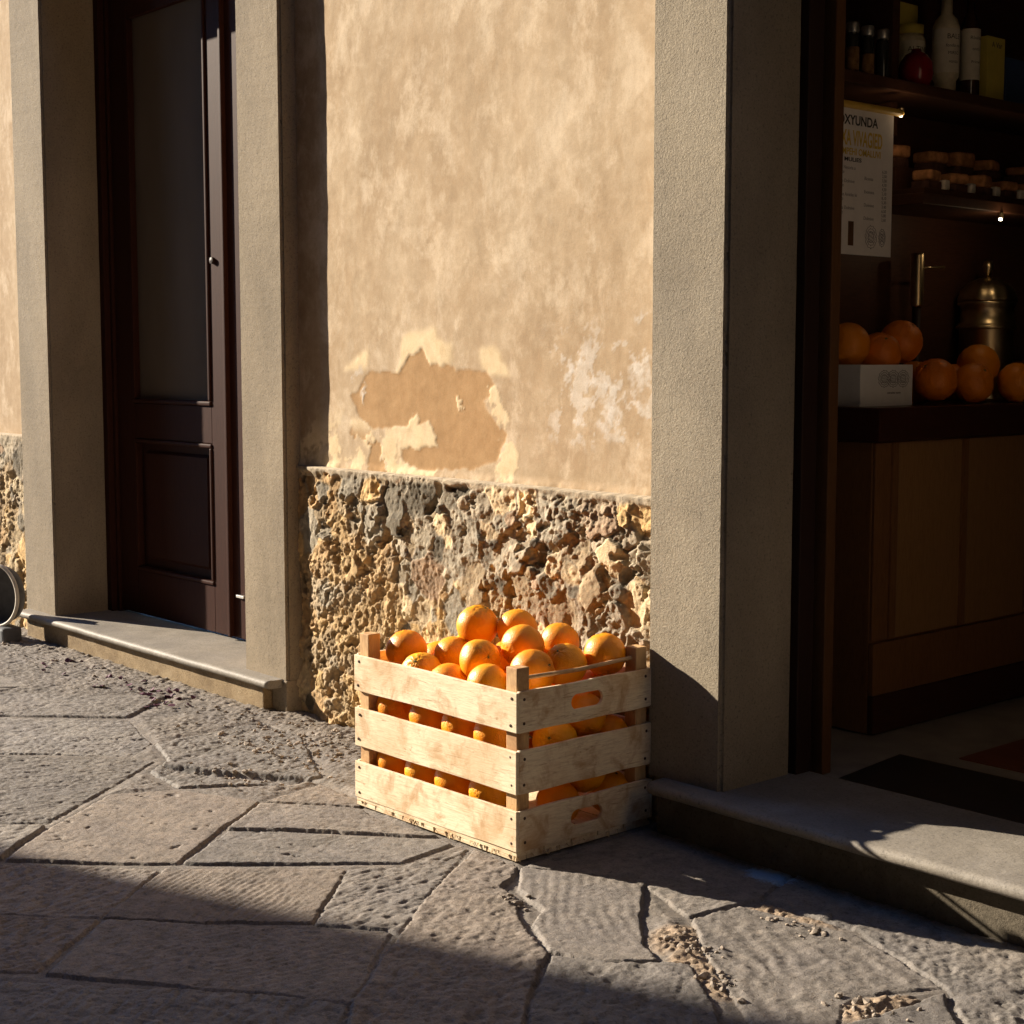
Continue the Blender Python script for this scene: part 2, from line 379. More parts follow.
# ------------------------------------------------------------------ ground: one sheet, fine where the photo looks
SLABS = {
'A' : [(-4.873, 1.658), (-4.331, 2.216), (-4.021, 2.128), (-3.933, 2.019), (-4.453, 1.511)] ,
'B' : [(-4.915, 1.673), (-4.368, 2.235), (-4.537, 2.459), (-5.175, 1.895)] ,
'C' : [(-4.418, 1.499), (-3.903, 2.003), (-3.831, 2.035), (-3.645, 1.79), (-3.481, 1.566), (-3.753, 1.267)] ,
'D' : [(-3.712, 1.253), (-3.454, 1.548), (-3.346, 1.427), (-3.285, 1.366), (-3.482, 1.173)] ,
'E' : [(-3.589, 1.784), (-3.519, 1.933), (-3.294, 2.038), (-3.157, 1.85), (-3.002, 1.647), (-3.27, 1.373), (-3.335, 1.439), (-3.439, 1.564)] ,
'F' : [(-3.124, 1.852), (-2.961, 2.003), (-2.756, 2.179), (-2.711, 2.185), (-2.689, 2.025), (-2.896, 1.758), (-2.99, 1.661)] ,
'F2' : [(-3.273, 2.036), (-3.079, 2.19), (-2.983, 2.172), (-2.78, 2.198), (-2.987, 2.021), (-3.146, 1.863)] ,
'F3' : [(-3.285, 2.061), (-3.323, 2.244), (-3.137, 2.231), (-3.1, 2.206)] ,
'A2' : [(-3.995, 2.14), (-4.023, 2.507), (-3.807, 2.502), (-3.397, 2.294), (-3.4, 2.186), (-3.55, 1.956), (-3.741, 1.978), (-3.8, 2.071)] ,
'G' : [(-3.446, 1.16), (-2.99, 1.599), (-2.864, 1.445), (-2.808, 1.368), (-3.155, 1.059)] ,
'G2' : [(-2.981, 1.609), (-2.72, 1.897), (-2.507, 1.67), (-2.653, 1.504), (-2.798, 1.371), (-2.859, 1.451)] ,
'G3' : [(-2.712, 1.906), (-2.658, 2.009), (-2.665, 2.194), (-2.467, 1.926), (-2.335, 1.752), (-2.377, 1.76), (-2.491, 1.671)] ,
'H' : [(-3.137, 1.052), (-2.79, 1.355), (-2.622, 1.154), (-2.82, 0.942)] ,
'H2' : [(-2.781, 1.365), (-2.638, 1.495), (-2.356, 1.751), (-2.145, 1.503), (-2.25, 1.434), (-2.368, 1.34), (-2.6, 1.157)] ,
'I' : [(-2.827, 0.891), (-2.357, 1.333), (-2.239, 1.427), (-2.133, 1.49), (-1.948, 1.29), (-2.467, 0.697)] ,
'J' : [(-2.325, 1.747), (-2.448, 1.911), (-2.636, 2.193), (-2.477, 2.185), (-2.401, 2.066), (-2.326, 2.05), (-2.212, 1.965), (-2.078, 1.906), (-1.968, 1.764), (-1.739, 1.529), (-1.933, 1.308), (-2.132, 1.504)] ,
'K' : [(-2.467, 2.186), (-2.236, 2.341), (-2.207, 2.297), (-2.088, 2.165), (-1.992, 2.073), (-1.912, 2.036), (-1.982, 1.95), (-2.078, 1.913), (-2.207, 1.979), (-2.25, 2.049), (-2.369, 2.093)] ,
'L' : [(-2.058, 1.9), (-1.865, 2.061), (-1.505, 1.796), (-1.734, 1.534), (-1.962, 1.771)] ,
'M' : [(-2.478, 2.204), (-2.498, 2.628), (-2.073, 2.647), (-2.007, 2.434), (-2.038, 2.256), (-2.209, 2.314), (-2.233, 2.344)] ,
'N' : [(-2.014, 2.241), (-2.003, 2.366), (-1.762, 2.423), (-1.621, 2.369), (-1.511, 2.326), (-1.571, 2.197), (-1.569, 2.129), (-1.434, 1.878), (-1.459, 1.849), (-1.843, 2.101)] ,
'O' : [(-1.424, 1.889), (-1.511, 2.06), (-1.484, 2.297), (-1.261, 2.075)] ,
'P' : [(-1.996, 2.427), (-2.056, 2.626), (-1.585, 2.682), (-1.318, 2.715), (-1.093, 2.267), (-1.246, 2.093), (-1.497, 2.329), (-1.621, 2.384), (-1.771, 2.445)] ,
}
TOOL = {  # kind, groove direction (deg), spacing, amplitude
 'K': ('groove', 139, .027, .0005), 'G2': ('groove', 118, .015, .0006), 'H2': ('groove', 80, .020, .00035), 'N': ('wavy', 150, .045, .0016),
 'I': ('groove', 132, .022, .0006), 'G': ('scratch', 100, .02, .0009), 'G3': ('scratch', 95, .016, .0013), 'H': ('groove', 85, .018, .0008),
 'J': ('pits', 110, .02, .0026), 'L': ('pits', 135, .02, .0024), 'A': ('scratch', 60, .02, .0009), 'C': ('scratch', 70, .03, .0010), 'P': ('pits', 120, .02, .0028),
 'M': ('pits', 100, .02, .0016), 'O': ('wavy', 140, .04, .0009), 'A2': ('pits', 90, .02, .0022), 'B': ('scratch', 60, .03, .0008), 'E': ('smooth', 0, 1, 0),
 'F': ('smooth', 0, 1, 0), 'F2': ('scratch', 45, .03, .0005), 'F3': ('scratch', 45, .03, .0008), 'D': ('scratch', 100, .02, .0012)}
def growth(a, step, n, f=1.35):
    o = []; s = step
    for _ in range(n): s *= f; a += s; o.append(a)
    return o
xs = np.concatenate([-np.array(growth(6.3, .006, 27)[::-1]), np.arange(-6.3, -4.2, .0055), np.arange(-4.2, -1.0, .0036), np.array([-1.0 + q for q in growth(0, .004, 28)])])
ys = np.concatenate([np.array([1.05 - q for q in growth(0, .004, 28)][::-1]), np.arange(1.05, 2.72, .0036), np.array([2.72 + q for q in growth(0, .004, 26)])])
X, Y = np.meshgrid(xs, ys, indexing='ij')
WX = X + .0045 * fbm(X, Y, 14, 5, 3) + .0012 * fbm(X, Y, 90, 6, 2); WY = Y + .0045 * fbm(X, Y, 14, 8, 3) + .0012 * fbm(X, Y, 90, 9, 2)
best = np.full(X.shape, -1.0); H = np.zeros(X.shape); C = np.zeros(X.shape + (3,))
core = (X > -6.2) & (X < -.9) & (Y > .55) & (Y < 2.75)
JW = fbm(X, Y, 4.5, 38, 2)
EDN = fbm(X, Y, 55, 34, 3, .6)
GF, GQ = facets(X + .004 * fbm(X, Y, 40, 71, 2), Y + .004 * fbm(X, Y, 40, 72, 2), .017, 73, .16)
PIT = sst(fbm(X, Y, 62, 74, 3, .55), .20, .30); SCR = sst(fbm(X * .8 + Y * .6, (Y * .8 - X * .6) * .28, 62, 75, 3, .6), .20, .30)
CH = fbm(X, Y, 85, 35, 4, .65); CH2 = fbm(X * .5, Y, 48, 36, 3, .6); CRK = np.abs(fbm(X, Y, 16, 37, 4, .55))
grav = fbm(X, Y, 60, 31, 4, .6)
mass = fbm(X, Y, 9, 32, 3)
fin = fbm(X, Y, 130, 33, 2)
def tooled(kind, ang, sp, amp, x, y):
    a = math.radians(ang); u = x * math.cos(a) + y * math.sin(a); w = -x * math.sin(a) + y * math.cos(a)
    if kind == 'groove':
        ph = (w + .022 * fbm(x, y, 5, 41, 2) + .006 * fbm(x, y, 22, 42, 2)) / sp * 2 * math.pi
        q = np.sin(ph); return amp * (np.abs(q) ** .6 * np.sign(q)) * sst(vn(x, y, 9, 43), .2, .8) * 1.3 + .0009 * fbm(x, y, 60, 44, 3)
    if kind == 'wavy':
        ph = (w + .05 * fbm(x, y, 6, 45, 2)) / sp * 2 * math.pi
        return amp * np.sin(ph) * vn(x, y, 11, 46) + .003 * fbm(x, y, 22, 47, 4, .6)
    if kind == 'scratch':
        n1 = fbm(u * .22, w, 70, 48, 3, .6)
        return amp * np.minimum(n1 * 2, .25) * 2 + .0008 * fbm(x, y, 50, 49, 3)
    if kind == 'pits':
        n1 = fbm(u * .6, w, 36, 50, 3, .55); n2 = fbm(x, y, 75, 51, 2)
        return amp * (np.minimum(n1, .12) * 1.6 + np.minimum(n2, .1) * .9) + .0022 * fbm(x, y, 14, 52, 2)
    n1 = fbm(x, y, 30, 53, 3)
    return -.004 * sst(n1, .50, .66) + .0006 * fbm(x, y, 60, 54, 3)
rs = random.Random(4)
RGH = {'E': .35, 'F': .5, 'F2': .5, 'F3': .6, 'D': .7, 'C': .8, 'P': .85, 'J': .75, 'L': .7, 'A': 1.0, 'G3': .8, 'A2': 1.1, 'N': .5, 'K': .25, 'M': .5, 'O': .4, 'G2': .55, 'H2': .6}
for key, poly in SLABS.items():
    px = [p[0] for p in poly]; py = [p[1] for p in poly]
    sel = (X > min(px) - .05) & (X < max(px) + .05) & (Y > min(py) - .05) & (Y < max(py) + .05)
    d = poly_sd(WX[sel], WY[sel], poly) + .0048 + .0035 * EDN[sel] + .0055 * JW[sel]
    k, ang, sp, amp = TOOL[key]
    x, y = X[sel], Y[sel]; cx, cy = np.mean(px), np.mean(py)
    tilt = rs.uniform(-.010, .010) * (x - cx) + rs.uniform(-.010, .010) * (y - cy) + rs.uniform(-.003, .002)
    h = np.clip(tilt, -.006, .006) + .0022 * fbm(x, y, 5, 60, 2) + tooled(k, ang, sp, amp, x, y)
    b0 = best[sel]; up = d > b0
    e = sst(d, .0005, .0055)
    h = h + (GF[sel] * .55 * sst(mass[sel] + .1 * CH[sel], -.15, .15) - .0014 * PIT[sel] - .0012 * SCR[sel]) * RGH.get(key, 1) + .0022 * np.minimum(CH[sel], .05) * RGH.get(key, 1) + .0026 * np.minimum(CH2[sel] + .12, 0) * RGH.get(key, 1) - .0022 * (1 - sst(CRK[sel], 0, .012)) * sst(mass[sel], .0, .2)
    hh = -.010 * (1 - e) + h * e
    tint = rs.uniform(.85, 1.12); warm = rs.uniform(-.04, .06)
    if key == 'E': warm = .05; tint = 1.05
    if key in 'GA': tint = 1.18
    col = np.array([.218 * (1 + warm), .190, .160 * (1 - warm)]) * tint
    tmpH = H[sel]; tmpH[up] = hh[up]; H[sel] = tmpH
    tmpC = C[sel]; tmpC[up] = col; C[sel] = tmpC
    b0[up] = d[up]; best[sel] = b0
out = best < 0
dist = -best
# broken bedding between the slabs
rub = sst(dist, .002, .045)
hr = -.0070 + rub * .0060 + rub * (.0036 * grav + .0035 * mass + GF * .9)
near = sst(Y, 2.36, 2.60) * ((X < -2.5) | (X > -0.8))
hr = hr + near * (.006 + .006 * fbm(X, Y, 34, 61, 3, .6))
H = np.where(out & core, hr, H)
rc = np.array([.208, .180, .150])
C = np.where((out & core)[..., None], rc * (1 + .25 * mass[..., None]), C)
# plain diagonal slabs away from the part the photo shows
a = math.radians(47); U = X * math.cos(a) + Y * math.sin(a); V = -X * math.sin(a) + Y * math.cos(a)
row = np.floor(V / .27); fv = (V / .27 - row); uu = U / .5 + _h(row, row * 0, 77); cel = np.floor(uu); fu = uu - cel
ed = np.minimum(np.minimum(fv, 1 - fv) * .27, np.minimum(fu, 1 - fu) * .5)
hg = -.01 * (1 - sst(ed, .002, .010)) + .003 * fbm(X, Y, 12, 62, 3)
far = (~core) | (out & ((X < -5.0) & (Y < 2.2)))
H = np.where(far, hg, H)
C = np.where(far[..., None], np.array([.225, .198, .165]) * (.85 + .3 * _h(row, cel, 78))[..., None], C)
# sandy bedding showing in the open joints
sand = np.zeros(X.shape)
for (sx, sy, sr) in [(-1.943, 2.152, .085), (-1.86, 2.085, .06), (-1.763, 2.032, .06), (-1.845, 2.36, .075), (-1.94, 2.385, .05), (-1.55, 2.14, .06), (-1.50, 2.20, .05), (-2.33, 2.03, .03)]:
    sand = np.maximum(sand, 1 - sst(np.hypot(X - sx, Y - sy), sr * .7, sr * 1.2))
sand = sand * (1 - sst(best, -.004, .004))
C = C * (1 - sand[..., None]) + np.array([.32, .235, .155]) * (.75 + .6 * vn(X, Y, 160, 79))[..., None] * sand[..., None]
H = H + sand * (.004 + .006 * fin)
# a broken slab edge left of the crate
d1 = poly_sd(WX, WY, [(-3.80, 2.02), (-3.60, 2.04), (-3.41, 2.16), (-3.33, 2.28), (-3.42, 2.26), (-3.62, 2.13)])
H = H - .016 * sst(d1, -.004, .012) * core
C = C * (1 - .22 * (core * (PIT * .8 + SCR * .5))[..., None]) * (1 + core[..., None] * .14 * (GQ[..., None] - .5))
C = C * (1 + .10 * fbm(X, Y, 3, 63, 3)[..., None]) * (1 + .16 * fbm(X, Y, 24, 64, 3)[..., None])
C = C * np.array([.97, 1.0, 1.06])
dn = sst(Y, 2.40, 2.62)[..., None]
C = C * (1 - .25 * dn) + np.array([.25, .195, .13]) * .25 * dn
H = H * sst(np.hypot(X + 3, Y - 1.5), 26, 8) if False else H
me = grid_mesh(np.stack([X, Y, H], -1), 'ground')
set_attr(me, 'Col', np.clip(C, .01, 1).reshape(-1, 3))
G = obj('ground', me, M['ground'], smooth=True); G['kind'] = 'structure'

def ground_h(x, y):
    i = min(max(np.searchsorted(xs, x), 1), len(xs) - 1); j = min(max(np.searchsorted(ys, y), 1), len(ys) - 1)
    return float(max(H[i, j], H[i - 1, j - 1]))

# loose stones and crumbs
bm = B()
def pebble(bm, x, y, z, r):
    t = bmesh.new(); bmesh.ops.create_icosphere(t, subdivisions=1, radius=r)
    q = Vector((random.uniform(.7, 1.3), random.uniform(.6, 1.1), random.uniform(.4, .8)))
    for v in t.verts:
        v.co = Vector([v.co[k] * q[k] * random.uniform(.8, 1.2) for k in range(3)])
    t.transform(Matrix.Translation((x, y, z)) @ Euler((random.uniform(-.4, .4), random.uniform(-.4, .4), random.uniform(0, 6))).to_matrix().to_4x4())
    m = bpy.data.meshes.new('t'); t.to_mesh(m); t.free(); bm.from_mesh(m); bpy.data.meshes.remove(m)
for _ in range(260):
    x = random.gauss(-3.72, .20); y = random.uniform(2.28, 2.60)
    if x > -3.12 and y > 2.18 : continue
    pebble(bm, x, y, ground_h(x, y) + .001, abs(random.gauss(0, .004)) + .002)
for _ in range(130):
    x = random.uniform(-5.8, -3.9); y = random.uniform(2.38, 2.57)
    pebble(bm, x, y, ground_h(x, y) + .001, abs(random.gauss(0, .003)) + .0015)
for (sx, sy, sr, nn) in [(-1.92, 2.14, .05, 26), (-1.77, 2.04, .035, 30), (-1.845, 2.365, .06, 24), (-1.53, 2.15, .05, 30), (-2.33, 2.04, .03, 20), (-3.55, 2.13, .12, 50)]:
    for _ in range(nn):
        x = random.gauss(sx, sr * .7); y = random.gauss(sy, sr * .4)
        if -3.11 < x < -2.49 and y > 2.19: continue
        pebble(bm, x, y, ground_h(x, y) + .001, min(.011, abs(random.gauss(0, .0042)) + .0012))
tag(obj('gravel', bm, M['gravel'], smooth=False), 'loose grit and stone crumbs lying in the broken joints of the paving', 'gravel', kind='stuff')
bm = B()
for _ in range(46):
    x = random.uniform(-5.35, -4.35); y = random.uniform(2.34, 2.52) ; z = ground_h(x, y) + .003
    t = bmesh.new(); bmesh.ops.create_circle(t, cap_ends=True, segments=7, radius=random.uniform(.005, .013))
    for v_ in t.verts: v_.co.z += random.uniform(-.003, .006)
    r_ = bmesh.ops.extrude_face_region(t, geom=t.faces[:]); bmesh.ops.translate(t, verts=[q for q in r_['geom'] if isinstance(q, bmesh.types.BMVert)], vec=(0, 0, .001))
    t.transform(Matrix.Translation((x, y, z)) @ Euler((random.uniform(-.5, .5), random.uniform(-.5, .5), random.uniform(0, 6))).to_matrix().to_4x4())
    mm = bpy.data.meshes.new('t'); t.to_mesh(mm); t.free(); bm.from_mesh(mm); bpy.data.meshes.remove(mm)
tag(obj('fallen_petals', bm, M['petal']), 'scattered dark purple dried petals on the paving below the house doorstep', 'petals', kind='stuff')

# ------------------------------------------------------------------ the old house
WY0 = 2.687
house = thing('old_house', 'old house front with ochre stucco, exposed rubble base, brown door and open shop doorway', 'house', (-3.3, WY0, 0))
# stucco: the panel between the two doorways carries the flaked patches; plain blocks elsewhere
px = np.arange(-4.10, -2.479, .005); pz = np.arange(.745, 2.52, .005)
PX, PZ = np.meshgrid(px, pz, indexing='ij')
wx = PX + .026 * fbm(PX, PZ, 9, 101, 5, .68); wz = PZ + .026 * fbm(PX, PZ, 9, 102, 5, .68)
wx2 = PX + .060 * fbm(PX, PZ, 14, 111, 5, .7); wz2 = PZ + .060 * fbm(PX, PZ, 14, 112, 5, .7)
DARK = [(-3.791, 1.003), (-3.685, 1.068), (-3.565, 1.066), (-3.518, 1.111), (-3.44, 1.136), (-3.409, 1.094), (-3.33, 1.084), (-3.245, 1.063), (-3.17, 1.068), (-3.133, 1.034), (-3.186, 0.981), (-3.146, 0.942), (-3.105, 0.901), (-3.133, 0.831), (-3.246, 0.804), (-3.421, 0.794), (-3.54, 0.817), (-3.54, 0.854), (-3.389, 0.868), (-3.428, 0.934), (-3.534, 0.916), (-3.678, 0.892), (-3.752, 0.939)]
d = poly_sd(wx, wz, DARK)
dark = sst(d, -.004, .004)
dk2 = sst(fbm(PX, PZ, 12, 121, 5, .65), .06, .10) * (1 - sst(PZ, .86, .95)) * (1 - sst(PX, -3.62, -3.5)) * sst(PX, -3.9, -3.82)
dark = np.maximum(dark, dk2)
ring = sst(d, -.075, -.05) * (1 - dark) * sst(vn(PX, PZ, 8, 103), .42, .60) * sst(PZ, .80, .85)
low = sst(fbm(PX, PZ, 9, 104, 5, .68), -.08, .04) * (1 - sst(PZ, .86, .98)) * (PX < -3.35)
flake = np.maximum(ring, low * (1 - dark))
# a few small flakes inside and beside the patch
for fx, fz, fr in [(-3.47, .91, .03), (-3.12, .95, .035), (-3.15, 1.0, .03), (-3.29, .985, .014), (-3.62, .86, .03), (-3.09, .83, .035)]:
    flake = np.maximum(flake, 1 - sst(np.hypot((wx2 - fx), (wz2 - fz) * .8), fr * .8, fr))
wh = np.zeros(PX.shape)
for fx, fz, fr in [(-3.74, 1.035, .035), (-3.72, 1.00, .02), (-2.70, 1.00, .07), (-2.78, 1.08, .06), (-2.62, 1.06, .055), (-2.66, .93, .04), (-2.86, 1.05, .03), (-2.58, .97, .03), (-2.60, 1.20, .03)]:
    wh = np.maximum(wh, 1 - sst(np.hypot(wx2 - fx, (wz2 - fz) * .75), fr * .55, fr))
wh = wh * sst(fbm(PX, PZ, 24, 105, 5, .7), -.10, .12)
wh = np.maximum(wh * (.55 + .45 * sst(fbm(PX, PZ, 40, 113, 4, .7), -.1, .15)), .7 * sst(fbm(PX, PZ, 22, 106, 4, .65), .16, .24) * sst(PX, -3.0, -2.85) * (1 - sst(PZ, 1.10, 1.25)) * sst(PZ, .86, .92))
flake = flake * (1 - wh)
dark = dark * (1 - np.maximum(flake, wh))
PYY = WY0 + .0013 * dark - .0006 * flake - .0005 * wh + .0030 * fbm(PX, PZ, 2.2, 107, 3) + .0010 * fbm(PX, PZ, 12, 108, 3)
low2 = 1 - sst(PZ, .775, .80)
PYY = PYY - low2 * (.004 + .004 * fbm(PX, PZ, 30, 109, 3))
me = grid_mesh(np.stack([PX, PYY, PZ], -1), 'plaster_wall')
set_attr(me, 'Patch', np.stack([dark, flake, wh], -1).reshape(-1, 3))
bm = bmesh.new(); bm.from_mesh(me); bpy.data.meshes.remove(me)
for f in bm.faces: f.smooth = True
lay = bm.verts.layers.float_color.get('Patch')
ZT = 10.0
box(bm, -4.32, -2.30, WY0 + .012, 3.0, 0, 2.51)                  # core behind the panel
box(bm, -14, -5.72, WY0, 3.0, 0, 2.5199); box(bm, -14, 6, WY0, 3.0, 2.52, ZT)
box(bm, -5.72, -4.32, WY0 + .03, 3.0, 2.5, 2.519); box(bm, -2.30, -.72, WY0 + .03, 3.0, 2.5, 2.519)
box(bm, -.74, 6, WY0, 3.0, 0, 2.5199)
bm.verts.ensure_lookup_table()
for k in range(PX.size, len(bm.verts)): bm.verts[k][lay] = (0, 0, 0, 1)
wall = obj('plaster_wall', bm, M['stucco'], house)

PAL = np.array([(.40, .265, .135), (.58, .46, .29), (.27, .235, .18), (.32, .245, .155), (.14, .12, .09), (.38, .32, .235), (.48, .33, .16), (.34, .24, .16)])
def rubble(x0, x1, z0, z1, seed, parent, step=.0034, SH=1.0):
    g = np.random.default_rng(seed)
    pts = []; rad = []
    for r in (.062, .044, .030, .021, .014):
        for _ in range(int((x1 - x0) * (z1 - z0) / (r * r * 2.2))):
            p = (g.uniform(x0, x1), g.uniform(z0 - .02, z1)); 
            if not pts or np.min(np.hypot(np.array(pts)[:, 0] - p[0], np.array(pts)[:, 1] - p[1]) - np.array(rad) * .92) > r * .92 * .86:
                pts.append(p); rad.append(r)
    pts = np.array(pts); rad = np.array(rad); n = len(pts)
    gx = np.arange(x0, x1 + step, step); gz = np.arange(z0, z1, step)
    A, Z = np.meshgrid(gx, gz, indexing='ij')
    wa = A + .0045 * fbm(A, Z, 34, seed + 1, 4, .6); wz_ = Z + .0045 * fbm(A, Z, 34, seed + 2, 4, .6)
    F1, Q1 = facets(wa, wz_, .026, seed + 40, .55); F2, Q2 = facets(wa, wz_, .0115, seed + 50, .6)
    D1 = np.full(A.shape, 9.0); D2 = np.full(A.shape, 9.0); I = np.zeros(A.shape, int)
    el = g.uniform(.7, 1.4, n); th = g.uniform(0, 3.14, n)
    for k in range(n):
        i0 = np.searchsorted(gx, pts[k, 0] - rad[k] * 3.2); i1 = np.searchsorted(gx, pts[k, 0] + rad[k] * 3.2)
        j0 = np.searchsorted(gz, pts[k, 1] - rad[k] * 3.2); j1 = np.searchsorted(gz, pts[k, 1] + rad[k] * 3.2)
        if i1 <= i0 or j1 <= j0: continue
        s = np.s_[i0:i1, j0:j1]
        ax = wa[s] - pts[k, 0]; az = wz_[s] - pts[k, 1]
        c_, s_ = math.cos(th[k]), math.sin(th[k]); bx_ = (ax * c_ + az * s_) / el[k]; bz_ = (-ax * s_ + az * c_) * el[k]
        # angular metric: mix of round and boxy
        dd = (.55 * np.hypot(bx_, bz_) + .45 * np.maximum(np.abs(bx_), np.abs(bz_))) / rad[k]
        d1 = D1[s]; d2 = D2[s]; ii = I[s]
        b = dd < d1
        d2[:] = np.where(b, d1, np.minimum(d2, dd)); d1[:] = np.where(b, dd, d1); ii[:] = np.where(b, k, ii)
    typ = g.choice(5, n, p=[.46, .10, .13, .19, .12])           # 0 flat facet, 1 round, 2 socket left by a lost stone, 3 slanted, 4 proud
    gxp = g.uniform(-.36, .36, n); gzp = g.uniform(-.36, .36, n); off = g.uniform(-.006, .008, n)
    sl = typ == 3; gxp[sl] *= 1.8; gzp[sl] *= 1.8
    off[typ == 2] -= .022; off[typ == 4] += .008
    r = rad[I]; dx = A - pts[I, 0]; dz = Z - pts[I, 1]
    edge = np.clip(D2 - D1, 0, 1)
    dome = np.sqrt(np.clip(1 - np.minimum(D1, 1) ** 2, 0, 1))
    tt = typ[I]
    facet = off[I] + gxp[I] * dx * .8 + gzp[I] * dz * .8
    h = np.where(tt == 1, off[I] + r * .28 * dome - r * .10, facet)
    h = np.where(tt == 2, off[I] * (.5 + .5 * dome) , h)
    mort = -.002 + .010 * fbm(A, Z, 40, seed + 3, 4, .62)
    w = sst(edge, .09, .22) * (1 - sst(D1, 1.15, 1.6))
    h = mort * (1 - w) + h * w
    # rough crumbly zones and broad waviness
    crumb = sst(fbm(A, Z, 5, seed + 4, 3), -.05, .25)
    h = h * (1 - .45 * crumb) + crumb * .004 * fbm(A, Z, 48, seed + 5, 4, .65) + .008 * fbm(A, Z, 4, seed + 6, 2) + .0022 * fbm(A, Z, 75, seed + 7, 4, .65) - .020 * sst(fbm(A, Z, 22, seed + 11, 3), .30, .36) + F1 * (.35 + .55 * crumb) + F2 * (.45 + .35 * crumb)
    top = sst(Z + .012 * fbm(A, Z * .3, 18, seed + 12, 3), z1 - .024, z1 - .008)                            # mortar lip under the stucco
    h = h * (1 - top) + top * (.003 + .005 * fbm(A, Z, 28, seed + 8, 4, .6))
    mz = sst(fbm(A, Z, 5.5, seed + 60, 3), .06, .20) * .7
    h = h * (1 - mz) + mz * (-.001 + .006 * fbm(A, Z, 30, seed + 61, 4, .6) + F2 * .5)
    h = np.where(h > 0, h * .75, h * .58)
    h = h - .024 * (1 - sst(A, x0 + .05, x0 + .13 + .10 * (z1 - Z))) * SH
    h = np.clip(h, -.045, .012)
    Yv = WY0 - .036 - h
    ca = fbm(A, Z, 3.2, seed + 9, 3)
    pr = g.random(n)
    kx = np.clip(((pts[:, 0] - x0) / .05).astype(int), 0, 10 ** 6)
    pc = fbm(pts[:, 0], pts[:, 1], 3.2, seed + 9, 3)
    idx = np.where(pc > .08, g.choice([0, 6, 1, 3, 0, 2], n), np.where(pc < -.10, g.choice([2, 5, 4, 3, 7, 1], n), g.choice([3, 5, 1, 2, 6, 0], n)))
    cs = PAL[idx] * g.uniform(.85, 1.35, n)[:, None]
    cm = np.where(ca[..., None] > .03, np.array([.38, .28, .165]), np.array([.33, .275, .205]))
    cc = cs[I] * w[..., None] + cm * (1 - w[..., None])
    cc = cc * (1 - .5 * crumb[..., None]) + np.where(ca[..., None] > .0, np.array([.41, .29, .165]), np.array([.34, .285, .21])) * .5 * crumb[..., None]
    cc = cc * (1 - top[..., None]) + np.array([.40, .33, .24]) * top[..., None]
    cc = cc * (1 + .22 * fbm(A, Z, 45, seed + 10, 3)[..., None]) * (.80 + .26 * Q1[..., None] + .26 * Q2[..., None])
    P = np.stack([A, Yv, Z], -1)
    # ledge on top, running back to the stucco
    led = P[:, -1:, :].copy(); led[..., 1] = WY0 + .010; led[..., 2] += .004
    P = np.concatenate([P, led], 1); cc = np.concatenate([cc, cc[:, -1:, :]], 1)
    me = grid_mesh(P, 'rubble_base'); set_attr(me, 'Col', np.clip(cc, .02, 1).reshape(-1, 3))
    return obj('rubble_base', me, M['rubble'], parent, smooth=True)
rubble(-4.085, -2.49, -.02, .778, 21, house)
rubble(-7.6, -5.96, -.02, .800, 58, house, .006)

def rough_box(name, x0, x1, y0, y1, z0, z1, mat, parent, bev=.009, seed=0, amp=.0005):
    """rendered pillar: bevelled box cut fine enough for a slightly worn arris"""
    bm = B(); bmesh.ops.create_cube(bm, size=1)
    for v_ in bm.verts: v_.co = Vector(((x0 + x1) / 2 + v_.co.x * (x1 - x0), (y0 + y1) / 2 + v_.co.y * (y1 - y0), (z0 + z1) / 2 + v_.co.z * (z1 - z0)))
    bmesh.ops.bevel(bm, geom=[e for e in bm.edges if abs((e.verts[0].co - e.verts[1].co).z) > .1], offset=bev, segments=3, affect='EDGES')
    n = int((z1 - z0) / .007)
    for k in range(1, n):
        z = z0 + (z1 - z0) * k / n
        bmesh.ops.bisect_plane(bm, geom=bm.verts[:] + bm.edges[:] + bm.faces[:], plane_co=(0, 0, z), plane_no=(0, 0, 1))
    P = np.array([v_.co[:] for v_ in bm.verts])
    nx = fbm(P[:, 2], P[:, 0] * 0 + seed, 30, seed, 4, .6); ny = fbm(P[:, 2], P[:, 1] * 0 + seed + 3.3, 30, seed + 5, 4, .6)
    chip = fbm(P[:, 2], P[:, 2] * 0 + seed * 1.7, 42, seed + 9, 4, .65)
    for v_, a, b, ch in zip(bm.verts, nx, ny, chip):
        v_.co.x += a * amp; v_.co.y += b * amp
        ex = min(v_.co.x - x0, x1 - v_.co.x); ey = v_.co.y - y0
        if .0005 + amp < ex < bev - amp and ey < bev:
            k_ = max(0, ch - .26) * .016; v_.co.x += (k_ if v_.co.x < (x0 + x1) / 2 else -k_); v_.co.y += k_
    for f in bm.faces: f.smooth = False
    return obj(name, bm, mat, parent)
ZL, ZR = .106, .125
rough_box('door_pillar', -5.975, -5.70, 2.626, 2.93, ZL - .002, 2.5, M['pil_a'], house, seed=1)
rough_box('door_pillar', -4.315, -4.064, 2.628, 2.93, ZL - .002, 2.5, M['pil_a'], house, seed=2)
rough_box('door_pillar', -2.520, -2.287, 2.628, 2.878, ZR - .002, 2.5, M['pil_b'], house, bev=.010, seed=3)
rough_box('door_pillar', -.76, -.52, 2.628, 2.90, ZR - .002, 2.5, M['pil_b'], house, bev=.007, seed=4)
bm = B(); box(bm, -5.975, -4.064, 2.628, 2.93, 2.502, 2.72, .006); obj('door_lintel', bm, M['pil_a'], house)
bm = B(); box(bm, -2.520, -.52, 2.630, 2.93, 2.502, 2.72, .006); obj('door_lintel', bm, M['pil_b'], house)

